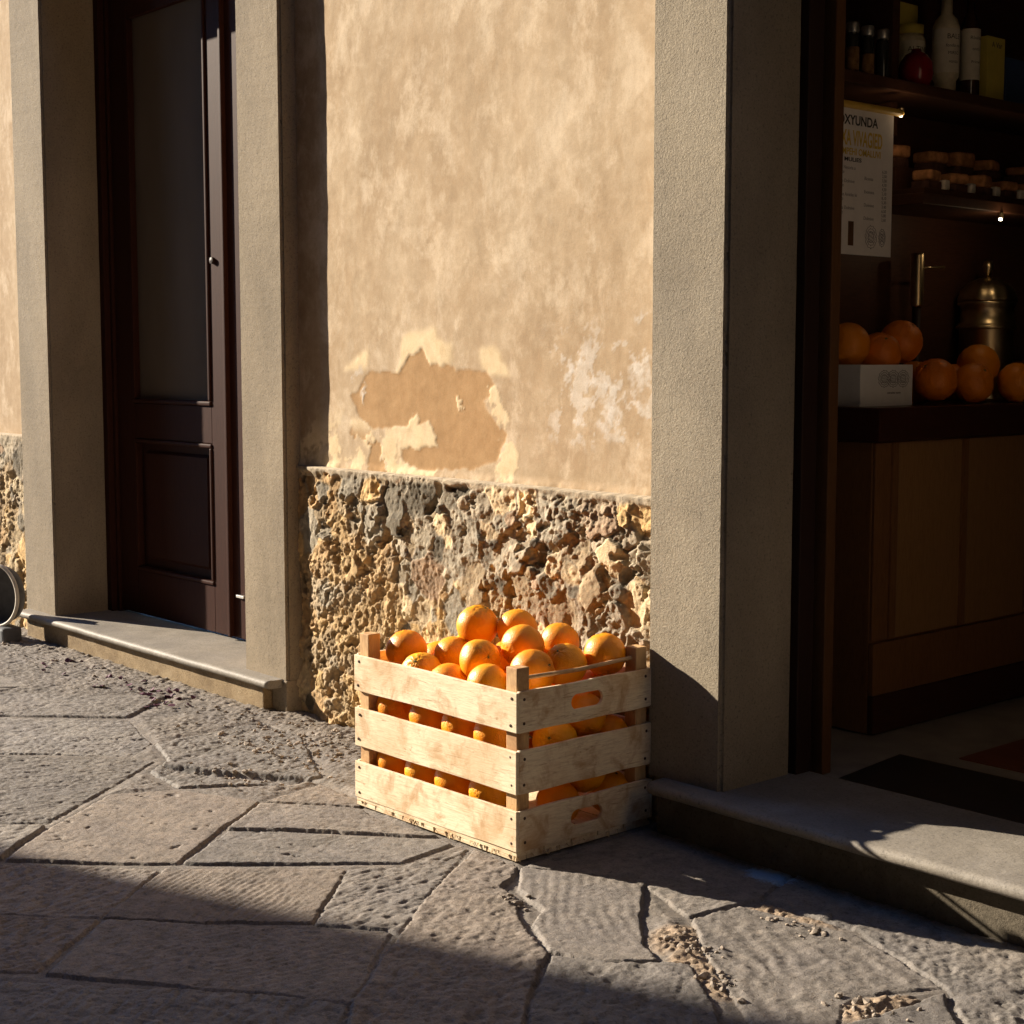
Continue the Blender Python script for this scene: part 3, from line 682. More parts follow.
# plinth under the left pillar of the door: it runs down to the paving beside the step
bm = B(); box(bm, -4.150, -4.064, 2.624, 2.70, -.02, ZL - .003, .006); obj('pillar_foot', bm, M['pil_a'], house)

def step(x0, x1, yl, yr, yb, zt, th, parent, mat, lx0=None, lx1=None, rm=None):
    bm = B(); box(bm, x0, x1, yr, yb, -.03, zt - th - .001, .004)
    r_ = obj('doorstep', bm, rm or M['riser'], parent)
    # slab with a rounded nosing: profile in y-z, swept along x
    prof = [(yb, zt - th), (yl + th * .45, zt - th)]
    for k in range(9):
        a = -math.pi / 2 - math.pi * k / 8
        prof.append((yl + th / 2 + th / 2 * math.cos(a), zt - th / 2 + th / 2 * math.sin(a)))
    prof += [(yl + th, zt), (yb, zt)]
    bm = B(); a0 = lx0 if lx0 is not None else x0; a1 = lx1 if lx1 is not None else x1
    n = 220; rings = []
    for i in range(n + 1):
        x = a0 + (a1 - a0) * i / n
        e = .006 * max(0, 1 - min(i, n - i) / 1.0)
        jy = .0022 * float(fbm(np.array([x]), np.array([yl]), 9, 201, 3)[0]); jz = .0014 * float(fbm(np.array([x]), np.array([yl + 4]), 7, 202, 3)[0])
        rings.append([bm.verts.new((x, y + (jy + e if y < yl + th else 0), z + (jz if y < yb - .01 else 0))) for y, z in prof])
    for p, q in zip(rings, rings[1:]):
        for k in range(len(prof)):
            bm.faces.new((p[k], p[(k + 1) % len(prof)], q[(k + 1) % len(prof)], q[k]))
    bm.faces.new(rings[0]); bm.faces.new(rings[-1][::-1])
    o = obj('step_slab', bm, mat, r_, smooth=False)
    for p in o.data.polygons: p.use_smooth = abs(p.normal.x) < .5 and p.area < .001
    return r_
step(-5.90, -4.152, 2.566, 2.594, 2.90, ZL, .026, house, M['step'], -5.945, -4.092)
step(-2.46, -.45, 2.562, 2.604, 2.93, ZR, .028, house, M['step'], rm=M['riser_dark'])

# brown panelled house door
YD = 2.88
bm = B(); box(bm, -5.705, -5.665, YD - .035, YD + .05, ZL, 2.5, .004)
door = obj('wooden_door', bm, M['doorwood'], house)
bm = B(); box(bm, -4.36, -4.30, YD - .035, YD + .05, ZL, 2.5, .004); obj('door_jamb', bm, M['doorwood'], door)
bm = B(); box(bm, -5.664, -5.645, YD - .012, YD + .05, ZL, 2.5, .003); obj('door_stop', bm, M['doorwood'], door)
def leaf(x0, x1, gx0, gx1, parent, handle=False):
    bm = B(); y0, y1 = YD, YD + .045; z0 = ZL + .008; z1 = 2.49
    box(bm, x0, gx0, y0, y1, z0, z1, .003); box(bm, gx1, x1, y0, y1, z0, z1, .003)
    box(bm, gx0 + .0005, gx1 - .0005, y0 + .0005, y1, .80, .935, .003); box(bm, gx0 + .0005, gx1 - .0005, y0 + .0005, y1, z0, .285, .003)
    box(bm, gx0 + .0005, gx1 - .0005, y0 + .0005, y1, 2.38, z1, .003)
    l_ = obj('door_leaf', bm, M['doorwood'], parent)
    bm = B(); box(bm, gx0, gx1, y0 + .024, y1 - .004, .28, .81); box(bm, gx0 + .05, gx1 - .05, y0 + .012, y1 - .01, .335, .755, .011, 1)
    for (a, b, c_, d_) in [(gx0 + .001, gx1 - .001, .784, .799), (gx0 + .001, gx1 - .001, .286, .301)]: box(bm, a, b, y0 - .006, y0 + .026, c_, d_, .005)
    for (a, b) in [(gx0 + .001, gx0 + .015), (gx1 - .015, gx1 - .001)]: box(bm, a, b, y0 - .006, y0 + .026, .302, .783, .005)
    obj('lower_panel', bm, M['doorwood'], l_)
    bm = B(); 
    box(bm, gx0 + .001, gx1 - .001, y0 - .007, y0 + .024, .936, .952, .005)
    for (a, b) in [(gx0 + .001, gx0 + .016), (gx1 - .016, gx1 - .001)]: box(bm, a, b, y0 - .007, y0 + .024, .953, 2.379, .005)
    obj('glazing_bead', bm, M['doorwood'], l_)
    bm = B(); box(bm, gx0, gx1, y0 + .018, y0 + .024, .93, 2.39); obj('glass_pane', bm, M['pane'], l_)
    return l_
l1 = leaf(-5.644, -4.806, -5.505, -4.925, door)
l2 = leaf(-4.800, -4.361, -4.70, -4.46, door)
bm = B(); box(bm, -4.812, -4.795, YD - .018, YD + .001, ZL + .01, 2.48, .004); obj('cover_strip', bm, M['doorwood'], door)
bm = B(); box(bm, -4.765, -4.715, YD - .010, YD + .002, .262, .272, .002); obj('door_latch', bm, M['lidgrey'], door)
bm = B(); lathe(bm, [(0, -.012), (.011, -.010), (.012, -.001)], (-4.895, YD, 1.45), 16, 'Y'); obj('keyhole_plate', bm, M['jamb_dark'], door)

# shop doorway frame
bm = B(); box(bm, -2.40, -2.272, 2.880, 2.935, ZR - .004, 2.5, .003); box(bm, -2.40, -2.300, 2.9355, 2.9655, ZR - .004, 2.5)
fr = obj('shop_door_frame', bm, M['jamb_dark'], house)
bm = B(); box(bm, -2.424, -2.262, 2.966, 3.0005, ZR - .014, 2.52, .003); obj('casing', bm, M['casing'], fr)
bm = B(); box(bm, -.80, -.74, 2.91, 3.04, ZR - .004, 2.5, .003); obj('casing', bm, M['casing'], fr)
# dark room behind it
bm = B()
box(bm, -2.86, -2.70, 3.001, 6.2, .0, 3.0); box(bm, -2.86, 1.2, 6.201, 6.35, 0, 3.0); box(bm, 1.05, 1.2, 3.001, 6.2, 0, 3.0); box(bm, -2.86, 1.2, 3.001, 6.35, 3.001, 3.1)
box(bm, -2.6995, -2.425, 3.001, 3.03, .0, 3.0); box(bm, -.735, 1.049, 3.001, 3.03, 0, 3.0); box(bm, -2.42, -.735, 3.001, 3.03, 2.525, 3.0)
obj('shop_interior_wall', bm, M['dark_wall'], house)
# shop floor: tiles
ZF = .110
bm = B(); box(bm, -2.70, 1.05, 2.9305, 6.2, .0, ZF - .004)
fl = obj('shop_floor', bm, M['tile_grey']); fl['kind'] = 'structure'
def tiles(name, mat, quads):
    bm = B()
    for q in quads:
        vs = [bm.verts.new((x, y, ZF)) for x, y in q]; f = bm.faces.new(vs)
        r_ = bmesh.ops.extrude_face_region(bm, geom=[f]); bmesh.ops.translate(bm, verts=[g_ for g_ in r_['geom'] if isinstance(g_, bmesh.types.BMVert)], vec=(0, 0, -.0038))
    o = obj(name, bm, mat); o['kind'] = 'structure'; return o
tiles('dark_floor_tiles', M['tile_dark'], [[(-2.22, 2.96), (-1.70, 2.96), (-1.70, 3.28), (-2.26, 3.28)], [(-1.69, 2.96), (-1.1, 2.96), (-1.1, 3.28), (-1.69, 3.28)], [(-1.09, 2.96), (-.5, 2.96), (-.5, 3.28), (-1.09, 3.28)]])
tiles('red_floor_tiles', M['tile_red'], [[(-2.14, 3.36), (-1.6, 3.36), (-1.6, 3.9), (-2.14, 3.9)], [(-1.58, 3.36), (-1.0, 3.36), (-1.0, 3.9), (-1.58, 3.9)], [(-2.14, 3.95), (-1.6, 3.95), (-1.6, 4.5), (-2.14, 4.5)]])
# gable-less roof slab, never in the picture but closes the house
bm = B(); box(bm, -14.1, 6.1, 2.55, 9, ZT + .002, ZT + .18, .02); obj('roof', bm, M['riser'], house)

# the house across the street: its corner draws the shadow edge over the near paving
opp = thing('opposite_house', 'plain plastered house across the street whose corner shades the nearest paving', 'house', (-9, -1.76, 0))
bm = B(); box(bm, -12.02, 6.9, -8, -1.667, -.02, 19.2, .01); obj('house_wall', bm, M['house'], opp)
bm = B(); box(bm, -12.0, 7.0, -8.2, -1.66, 19.21, 19.36, .02); obj('roof', bm, M['riser'], opp)

end = thing('sky_screen_block', 'added out-of-view house-shaped block beyond the shop that screens off low sky light', 'house', (8, 0, 0))  # added unseen block: cuts sky light so the jambs and shop stay dark
bm = B(); box(bm, 7.02, 12, -6, 2.68, -.02, 10, .02); obj('house_wall', bm, M['house'], end)
bm = B(); box(bm, 7.03, 12.1, -6.1, 2.67, 10.01, 10.2, .02); obj('roof', bm, M['riser'], end)
# ------------------------------------------------------------------ wooden fruit crate
X0, X1, Y0, Y1 = -3.112, -2.505, 2.206, 2.634
crate = thing('wooden_crate', 'pale slatted wooden crate heaped with oranges, standing against the rubble wall', 'crate', (-2.80, 2.416, 0))
TB = .0085
LEV = [(.021, .112), (.151, .247), (.289, .378)]
def wob(bm, amp, seed, axis):
    for v_ in bm.verts:
        c = v_.co.x if axis == 'x' else v_.co.y
        d = amp * math.sin(c * 7 + seed) + amp * .5 * math.sin(c * 19 + seed * 2.1)
        v_.co.z += d
def board_long(y, z0, z1, seed, front):
    bm = B(); n = 14
    box(bm, X0, X1, y, y + TB, z0, z1, .0016, 2)
    for k in range(1, n):
        xx = X0 + (X1 - X0) * k / n
        bmesh.ops.bisect_plane(bm, geom=bm.verts[:] + bm.edges[:] + bm.faces[:], plane_co=(xx, 0, 0), plane_no=(1, 0, 0))
    wob(bm, .0012, seed, 'x')
    for v_ in bm.verts: v_.co.y += .0012 * math.sin(v_.co.x * 6 + seed)
    o = obj('side_board', bm, M['wood_x'], crate, loc=((X0 + X1) / 2, y, (z0 + z1) / 2))
    if front:
        for xx in (X0 + .018, X1 - .018):
            for zz in (z0 + .016, z1 - .016):
                nail(o, (xx + random.uniform(-.004, .004), y - .0007, zz + random.uniform(-.004, .004)), 'Y')
def nail(o, p, ax):
    bm = B(); s = .0036
    lathe(bm, [(0, -.0009), (s * .7, -.0008), (s, -.0002), (s, .0012)] if ax == 'Y' else [(s, -.0012), (s, .0002), (s * .7, .0008), (0, .0009)], p, 10, ax)
    obj('nail', bm, M['nail'], o)
def board_end(x, z0, z1, seed, slot, front):
    yc = .5 * (Y0 + Y1); hw = (Y1 - Y0) / 2 - TB - .0012; hh = (z1 - z0) / 2
    cu = bpy.data.curves.new('b', 'CURVE'); cu.dimensions = '2D'; cu.fill_mode = 'BOTH'; cu.extrude = TB / 2 - .001; cu.bevel_depth = .001; cu.bevel_resolution = 1
    def spline(pts):
        s = cu.splines.new('POLY'); s.points.add(len(pts) - 1); s.use_cyclic_u = True
        for q, p in zip(s.points, pts): q.co = (p[0], p[1], 0, 1)
    rim = [(-hw + 2 * hw * k / 12, -hh + .001 * math.sin(k * 1.3 + seed)) for k in range(13)] + [(hw - 2 * hw * k / 12, hh + .001 * math.sin(k * .9 + seed)) for k in range(13)]
    spline(rim)
    if slot:
        a, b = .032, .0185; h = []
        for k in range(13): t_ = -math.pi / 2 + math.pi * k / 12; h.append((a + b * math.cos(t_), b * math.sin(t_)))
        for k in range(13): t_ = math.pi / 2 + math.pi * k / 12; h.append((-a + b * math.cos(t_), b * math.sin(t_)))
        spline(h[::-1])
    me = curve_mesh(cu)
    me.transform(Matrix.Translation((x + TB / 2, yc, (z0 + z1) / 2)) @ TXM)
    bm = bmesh.new(); bm.from_mesh(me); bpy.data.meshes.remove(me)
    o = obj('end_board', bm, M['wood_y'], crate, loc=(x, yc, (z0 + z1) / 2))
    if front:
        for yy in (yc - hw + .014, yc + hw - .014):
            for zz in (z0 + .016, z1 - .016):
                nail(o, (x + TB + .0006, yy + random.uniform(-.003, .003), zz + random.uniform(-.004, .004)), 'X')
for k, (a, b) in enumerate(LEV):
    board_long(Y0, a, b, 1.3 * k, True); board_long(Y1 - TB, a, b, 4 + 1.7 * k, False)
    board_end(X1 - TB, a, b, 2.1 * k, k != 1, True); board_end(X0, a, b, 7 + k, k != 1, False)
for (x, y) in [(X1 - TB - .0382, Y0 + TB + .002), (X1 - TB - .0382, Y1 - TB - .038), (X0 + TB + .002, Y0 + TB + .002), (X0 + TB + .002, Y1 - TB - .038)]:
    bm = B(); box(bm, x, x + .036, y, y + .036, .021, .43 + random.uniform(-.004, .004), .002); obj('corner_post', bm, M['post'], crate, loc=(x, y, .2))
bm = B(); tube(bm, [(-2.533, Y0 + .04, .402), (-2.533, 2.42, .399), (-2.533, Y1 - .04, .405)], .0048); obj('cross_rod', bm, M['dowel'], crate)
# bottom: thin ragged slat panel
bm = B()
for k in range(5):
    y = Y0 + .003 + k * .0835; box(bm, X0 + .003, X1 - .003, y, y + .080, .010, .0200, .001)
for y in (Y0 + .0025, Y1 - .0325):
    box(bm, X0 + .004, X1 - .004, y, y + .030, .0005, .0095, .001)
for x in (X0 + .0035, X1 - .0335):
    box(bm, x, x + .030, Y0 + .034, Y1 - .034, .0012, .0096, .001)
base = obj('bottom_panel', bm, M['wood_x'], crate)
bm = B()
for k in range(48):
    if k < 30: p = Vector((random.uniform(X0, X1), Y0 + .002, .012)); dr = Vector((random.uniform(-.8, .8), -random.uniform(.2, .9), -.9))
    else: p = Vector((X1 - .002, random.uniform(Y0, Y1), .012)); dr = Vector((random.uniform(.2, .9), random.uniform(-.8, .8), -.9))
    dr = dr.normalized() * random.uniform(.006, .014); w = Vector((dr.y, -dr.x, 0)).normalized() * random.uniform(.001, .004)
    if dr.z < -.0115: dr.z = -.0115
    v_ = [bm.verts.new(q) for q in (p - w, p + w, p + dr + w * .4, p + dr - w * .3)]
    f = bm.faces.new(v_); r_ = bmesh.ops.extrude_face_region(bm, geom=[f]); bmesh.ops.translate(bm, verts=[q for q in r_['geom'] if isinstance(q, bmesh.types.BMVert)], vec=(0.0006, .0009, .0007))
obj('splinters', bm, M['straw'], base)['kind'] = 'stuff'

# ------------------------------------------------------------------ oranges
RO = .052
def orange_mesh(seed, mat='orange'):
    g = random.Random(seed)
    bm = B(); bmesh.ops.create_uvsphere(bm, u_segments=48, v_segments=32, radius=1)
    P = np.array([v_.co[:] for v_ in bm.verts]); n1 = fbm(P[:, 0] + seed * 3.1, P[:, 1] + P[:, 2] * .7, 1.3, seed, 2); n2 = fbm(P[:, 0] * 2 + seed, P[:, 2] + P[:, 1] * 1.3, 4, seed + 3, 2)
    for v_, a, b in zip(bm.verts, n1, n2):
        z = v_.co.z; rr = 1 + .030 * a + .008 * b
        rho = math.hypot(v_.co.x, v_.co.y)
        if z > 0: rr -= .050 * math.exp(-(rho / .13) ** 2)
        else: rr -= .028 * math.exp(-(rho / .09) ** 2)
        v_.co = v_.co * rr * RO; v_.co.z *= g.choice([.95, .975, 1.0])
    me = bpy.data.meshes.new('orange'); bm.to_mesh(me); bm.free()
    me.polygons.foreach_set('use_smooth', [True] * len(me.polygons)); me.materials.append(M[mat]); return me
OM = [orange_mesh(s) for s in (1, 2, 3, 4)]; OD = [orange_mesh(s, 'orange_deep') for s in (5, 6)]
bm = B(); lathe(bm, [(0, .0022), (.0022, .0020), (.0026, .0006), (.0052, 0.0), (.0058, -.0012)], (0, 0, RO * .945), 9)
CM = bpy.data.meshes.new('calyx'); bm.to_mesh(CM); bm.free(); CM.materials.append(M['calyx'])
no = [0]
def orange(p, label, group, scale=1.0, rot=None, stem=True):
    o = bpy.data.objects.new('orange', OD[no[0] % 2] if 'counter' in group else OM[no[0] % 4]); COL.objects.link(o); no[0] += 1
    o.location = p; o.scale = (scale,) * 3
    o.rotation_euler = rot if rot else (random.uniform(-1.2, 1.2), random.uniform(-1.2, 1.2), random.uniform(0, 6.28))
    tag(o, label, 'orange', group)
    if stem:
        c = bpy.data.objects.new('calyx', CM); COL.objects.link(c); c.parent = o
    return o
GC = 'oranges in the wooden crate'
TOP = [
 ((-2.916, 2.440, .4475), 'orange perched highest, on the very peak of the heap'),
 ((-3.0226, 2.3007, .3886), 'orange beside the crate\'s left corner post, outermost of the heap'),
 ((-2.9317, 2.3747, .3785), 'orange just below and left of the topmost orange'),
 ((-2.7700, 2.3241, .3980), 'orange low in the heap\'s middle, right below the topmost orange'),
 ((-2.7160, 2.4107, .4280), 'big front orange near the heap\'s centre, right of the topmost one'),
 ((-2.8319, 2.4958, .4440), 'orange peeking up behind the big central orange'),
 ((-2.7155, 2.5291, .4228), 'half-hidden rear orange between the central orange and the far-post one'),
 ((-2.6222, 2.4613, .3906), 'orange rising just behind the rod, midway along the crate\'s short side'),
 ((-2.5897, 2.5580, .4082), 'orange beside the far corner post, next to the grey pillar'),
 ((-2.6166, 2.3524, .3890), 'orange right behind the nearest corner post of the crate'),
 ((-2.9310, 2.2760, .3473), 'sunken orange behind the long top board, second from the left post'),
 ((-2.6843, 2.2760, .3599), 'small slice of orange above the long top board, closest to the near post'),
 ((-2.8007, 2.5580, .3717), 'rear orange tucked in shadow against the crate\'s back board'),
 ((-2.8279, 2.2760, .3383), 'deep orange just cresting the middle of the long top board'),
 ((-2.8902, 2.4708, .3490), 'orange mostly buried directly beneath the topmost orange')]
for p, lab in TOP: orange(p, lab, GC, random.uniform(.93, 1.03))
ordn = ['nearest the left corner post', 'second from the left corner post', 'third from the left corner post', 'nearest the front corner post']
SLOT = [(-3.031, 2.277, 0.2500), (-2.8973, 2.277, 0.2500), (-2.7745, 2.277, 0.2500), (-2.6575, 2.277, 0.2500), (-3.031, 2.277, 0.1140), (-2.9183, 2.277, 0.1130), (-2.8004, 2.277, 0.1140), (-2.6761, 2.277, 0.1130), (-2.575, 2.3845, 0.2307), (-2.575, 2.4772, 0.2767), (-2.575, 2.558, 0.212), (-2.575, 2.3953, 0.0841), (-2.575, 2.4775, 0.147), (-2.575, 2.558, 0.082)]
for k, p in enumerate(SLOT):
    if k < 8: lab = 'orange in the %s gap of the long crate side, %s' % ('upper' if k < 4 else 'lower', ordn[k % 4])
    else: lab = 'orange in the %s gap of the short crate side, %s' % ('upper' if k < 11 else 'lower', ['nearest the front post', 'in the middle', 'nearest the rear post'][(k - 8) % 3])
    orange(p, lab, GC)
FILL = [(-2.8202, 2.3773, 0.3187), (-2.7078, 2.4926, 0.3263), (-3.0252, 2.4053, 0.3465), (-3.031, 2.5133, 0.36), (-2.9397, 2.558, 0.3407), (-2.651, 2.4106, 0.2987), (-2.6289, 2.558, 0.3124), (-2.808, 2.4791, 0.3042), (-3.0011, 2.3902, 0.1458), (-3.031, 2.5, 0.1554), (-2.8979, 2.39, 0.1534), (-2.9105, 2.5, 0.1534), (-2.7971, 2.3861, 0.1239), (-2.7925, 2.4955, 0.128), (-2.6917, 2.3926, 0.1356), (-2.6775, 2.4977, 0.1279), (-3.031, 2.3871, 0.2448), (-3.0006, 2.5, 0.2543), (-2.9031, 2.39, 0.2568), (-2.8971, 2.5003, 0.256), (-2.8035, 2.415, 0.223), (-2.782, 2.5368, 0.2223), (-2.7145, 2.3631, 0.2321), (-2.6747, 2.5123, 0.2303)]
for p in FILL: orange(p, 'orange buried deep inside the crate behind the outer oranges', 'buried oranges in the wooden crate', stem=False)

# ------------------------------------------------------------------ grey basin by the far wall
bas = thing('grey_basin', 'dark grey basin with pale rim standing on edge beside the house doorstep', 'basin', (-5.80, 2.50, 0))
ax = Vector((.315, -.949, 0)); tt = Vector((.949, .315, 0))
mt = Matrix(((tt.x, 0, ax.x, -5.905), (tt.y, 0, ax.y, 2.475), (0, 1, 0, .180), (0, 0, 0, 1)))
bm = B(); lathe(bm, [(0, -.058), (.085, -.057), (.110, -.046), (.120, 0), (.112, 0), (.102, -.040), (.08, -.048), (0, -.049)], (0, 0, 0), 48); bm.transform(mt); obj('bowl', bm, M['tub'], bas, smooth=True)
bm = B(); tube(bm, [(.119 * math.cos(a * math.pi / 24), .122 * math.sin(a * math.pi / 24), .002) for a in range(-23, 25)], .0075, 8); bm.transform(mt); obj('rim', bm, M['rim'], bas, smooth=True)
bm = B(); box(bm, -6.03, -5.81, 2.455, 2.535, -.004, .060, .012); obj('foot_block', bm, M['tub'], bas)

# ------------------------------------------------------------------ inside the shop
CT = .977
cnt = thing('shop_counter', 'dark wooden shop counter with panelled front, oranges and a carton on top', 'counter', (-2.55, 4, ZF))
CY = 3.365
bm = B(); box(bm, -2.692, -2.440, CY + .02, 5.4, ZF + .001, .886, .003); body = obj('counter_body', bm, M['counter'], cnt)
bm = B(); box(bm, -2.695, -2.404, CY, 5.45, .8875, CT, .006); obj('counter_top', bm, M['counter_top'], cnt)
bm = B(); box(bm, -2.439, -2.420, CY + .02, 5.4, ZF + .001, .215, .004); obj('plinth', bm, M['counter_top'], cnt)
ys_ = [CY + .02, 3.47, 3.80, 4.14, 4.5, 4.9, 5.4]
for k, (a, b) in enumerate(zip(ys_, ys_[1:])):
    bm = B(); box(bm, -2.4385, -2.431, a + .003, b - .003, .36, .884, .002)
    obj('front_panel', bm, M['counter'] if k == 0 else M['counter_light'], cnt)
    bm = B(); box(bm, -2.4385, -2.424, b - .014, b + .014, .36, .8855, .003); obj('panel_stile', bm, M['counter'], cnt)
bm = B(); box(bm, -2.4385, -2.422, CY + .02, 5.4, .2155, .355, .003); obj('lower_rail', bm, M['counter'], cnt)

sh = thing('shelf_unit', 'dark wooden wall shelves above the shop counter holding jars, bottles and cakes', 'shelves', (-2.57, 4, 1.5))
S1, S2 = 1.826, 1.545
bm = B(); box(bm, -2.6985, -2.690, 3.12, 5.4, .98, 2.9); obj('back_panel', bm, M['shelf'], sh)
for z in (S1, S2, 2.30):
    bm = B(); box(bm, -2.6895, -2.452, 3.12 if z != S2 else 3.60, 5.4, z - .030, z, .003); obj('shelf_board', bm, M['shelf'], sh)
bm = B(); box(bm, -2.6895, -2.525, 3.552, 3.584, S1 + .0005, 2.269, .003); obj('divider', bm, M['shelf'], sh)
bm = B(); box(bm, -2.6895, -2.56, 3.600, 3.632, S1 - .12, S1 - .031, .003); obj('divider', bm, M['shelf'], sh)
bm = B(); box(bm, -2.6895, -2.676, 3.10, 3.690, .99, S1 - .031, .003); obj('side_panel', bm, M['shelf'], sh)

# price list
pl = thing('price_list', 'white printed price list hanging from a yellow rod in the shop doorway', 'poster', (-2.44, 3.3, 1.55))
bm = B(); box(bm, -2.4415, -2.4400, 3.120, 3.445, 1.366, 1.728); obj('sheet', bm, M['paper'], pl)
bm = B(); lathe(bm, [(0, 3.11), (.009, 3.111), (.0095, 3.470), (.006, 3.478), (0, 3.479)], (-2.437, 0, 1.736), 16, 'Y'); obj('hanging_rod', bm, M['rodgold'], pl)
def put_text(name, s, y, z, h, mat, parent, width=None, x=-2.4396):
    me = text_mesh(s, h * 1.38, .0002, off=h * .03)
    xsr = [v_.co.x for v_ in me.vertices]; w = max(xsr) - min(xsr)
    if width: me.transform(Matrix.Scale(width / w, 4, (1, 0, 0)))
    me.transform(Matrix.Translation((x, y, z)) @ TXM)
    bm = bmesh.new(); bm.from_mesh(me); bpy.data.meshes.remove(me)
    return obj(name, bm, mat, parent)
def zpx(p): return 1.731 - (p - 110) * .00252
put_text('heading_text', 'OXYUNDA', 3.212, zpx(127), .024, M['ink'], pl, .165)
put_text('title_text', 'IEXA VIVAGIED', 3.206, zpx(147), .038, M['gold'], pl, .190)
put_text('subtitle_text', 'LAMPEHI OMALUVI', 3.206, zpx(156.5), .017, M['gold'], pl, .184)
put_text('small_heading_text', 'MULIES', 3.240, zpx(163), .010, M['ink'], pl, .070)
rr = random.Random(9); words = ['Vipende', 'Amidas lo', 'Pronette', 'Evomina', 'Lamiseo', 'Nesoria a', 'Dolmive', 'Ricenta']
ms = []
for k in range(12):
    z = zpx(171 + k * 4.4)
    if k % 3 != 2:
        me = text_mesh(rr.choice(words) + (' ' + rr.choice(words) if k % 3 == 0 else ''), .0125, .0002); me.transform(Matrix.Translation((-2.4396, 3.197, z)) @ TXM); ms.append(me)
    else:
        me = text_mesh(rr.choice(words), .0125, .0002); me.transform(Matrix.Translation((-2.4396, 3.325, z)) @ TXM); ms.append(me)
    me = text_mesh('%d,%d0' % (rr.randint(2, 9), rr.randint(0, 9)), .0115, .0002); me.transform(Matrix.Translation((-2.4396, 3.400, z)) @ TXM); ms.append(me)
obj('price_rows', join_meshes(ms), M['inkgrey'], pl)
def scribble(bm, y, z, ry, rz, x, n=3):
    for k in range(n):
        f = 1 - .25 * k
        tube(bm, [(x + .0002, y + ry * f * math.cos(a / 40 * 6.283) * (1 + .08 * math.sin(a * 1.7 + k)), z + rz * f * math.sin(a / 40 * 6.283) * (1 + .08 * math.cos(a * 2.3))) for a in range(41)], .0007, 5)
    for k in range(-2, 3):
        tube(bm, [(x + .0002, y + ry * .2 * k + .1 * ry * math.sin(j * 2.2 + k), z + rz * (-.5 + j / 8)) for j in range(9)], .0006, 5)
bm = B(); scribble(bm, 3.210, zpx(233), .016, .026, -2.4396); scribble(bm, 3.358, zpx(236), .024, .028, -2.4396); scribble(bm, 3.405, zpx(236), .014, .022, -2.4396, 2); obj('emblem', bm, M['inkgrey'], pl)
bm = B(); box(bm, -2.4399, -2.4393, 3.262, 3.284, zpx(246), zpx(222), 0); obj('brown_bar', bm, M['casing'], pl)

# small lamps under the shelves
def lamp(y, z, lab, e):
    t_ = thing('shelf_lamp', lab, 'lamp', (-2.43, y, z), 'small lit lamps under the shop shelves')
    bm = B(); lathe(bm, [(0, -.004), (.004, -.0035), (.0055, 0), (.004, .003), (0, .0035)], (-2.455, y, z), 14); obj('bulb', bm, M['led'], t_, smooth=True)
    bm = B(); lathe(bm, [(.008, .0036), (.008, .018), (0, .018)], (-2.455, y, z), 14); obj('lamp_holder', bm, M['brass'], t_)
    li = bpy.data.lights.new('shelf_lamp_light', 'POINT'); li.energy = e; li.color = (1, .72, .42); li.shadow_soft_size = .01
    lo = bpy.data.objects.new('shelf_lamp_light', li); COL.objects.link(lo); lo.parent = t_; lo.location = Vector((-2.435, y, z - .02)) - t_.location
lamp(3.497, 1.735, 'small lit lamp beside the yellow rod of the price list', .05)
lamp(3.985, 1.496, 'small lit lamp under the cake shelf, above the brass urn', .08)

# jars
for k, (y, lab) in enumerate([(3.372, 'glass spice jar closest to the door frame on the top shelf'), (3.436, 'middle glass spice jar of the three on the top shelf'), (3.501, 'darkest glass spice jar, beside the shelf divider')]):
    t_ = thing('spice_jar', lab, 'jar', (-2.52, y, S1), 'spice jars on the top shelf')
    bm = B(); lathe(bm, [(0, .001), (.0165, .001), (.0175, .006), (.0175, .100), (.013, .112), (.0, .112)], (-2.52, y, S1), 24); obj('glass', bm, M['glass'], t_, smooth=True)
    if k < 2:
        bm = B(); lathe(bm, [(.0178, .012), (.0178, .075 - .01 * k)], (-2.52, y, S1), 24); obj('contents', bm, M['spice'], t_, smooth=True)
    bm = B(); lathe(bm, [(0, .1125), (.0165, .1125), (.017, .116), (.017, .134), (.015, .138), (0, .138)], (-2.52, y, S1), 24); obj('lid', bm, M['lidgrey'], t_, smooth=True)

def bottle(name, lab, cat, c, prof, mat, label=None, lmat=None, cap=None, cmat=None, text=None):
    t_ = thing(name, lab, cat, c)
    bm = B(); lathe(bm, prof, c, 32); obj('body', bm, M[mat], t_, smooth=True)
    if label:
        r, z0, z1 = label; bm = B(); lathe(bm, [(r, z0), (r, z1)], c, 32)
        for f in [f for f in bm.faces if len(f.verts) > 4]: bm.faces.remove(f)
        l_ = obj('label', bm, M[lmat], t_, smooth=True)
        if text:
            ms_ = []
            for q, (s_, zz, hh) in enumerate(text):
                me = text_mesh(s_, hh, .0002, 'CENTER')
                for v_ in me.vertices:
                    a_ = v_.co.x / r - .35; v_.co = Vector(((r + .0006) * math.sin(a_), v_.co.y, (r + .0006) * math.cos(a_)))
                me.transform(Matrix.Translation((c[0], c[1], c[2] + zz)) @ TXM); ms_.append(me)
            obj('lettering', join_meshes(ms_), M['ink'], l_)
    if cap:
        bm = B(); lathe(bm, cap, c, 24); obj('cap', bm, M[cmat], t_, smooth=True)
    return t_
bottle('round_pot', 'dark red round glazed pot beside the shelf divider', 'pot', (-2.535, 3.675, S1), [(0, .001), (.025, .001), (.040, .015), (.047, .045), (.044, .075), (.030, .096), (.014, .104), (.012, .112), (0, .112)], 'red')
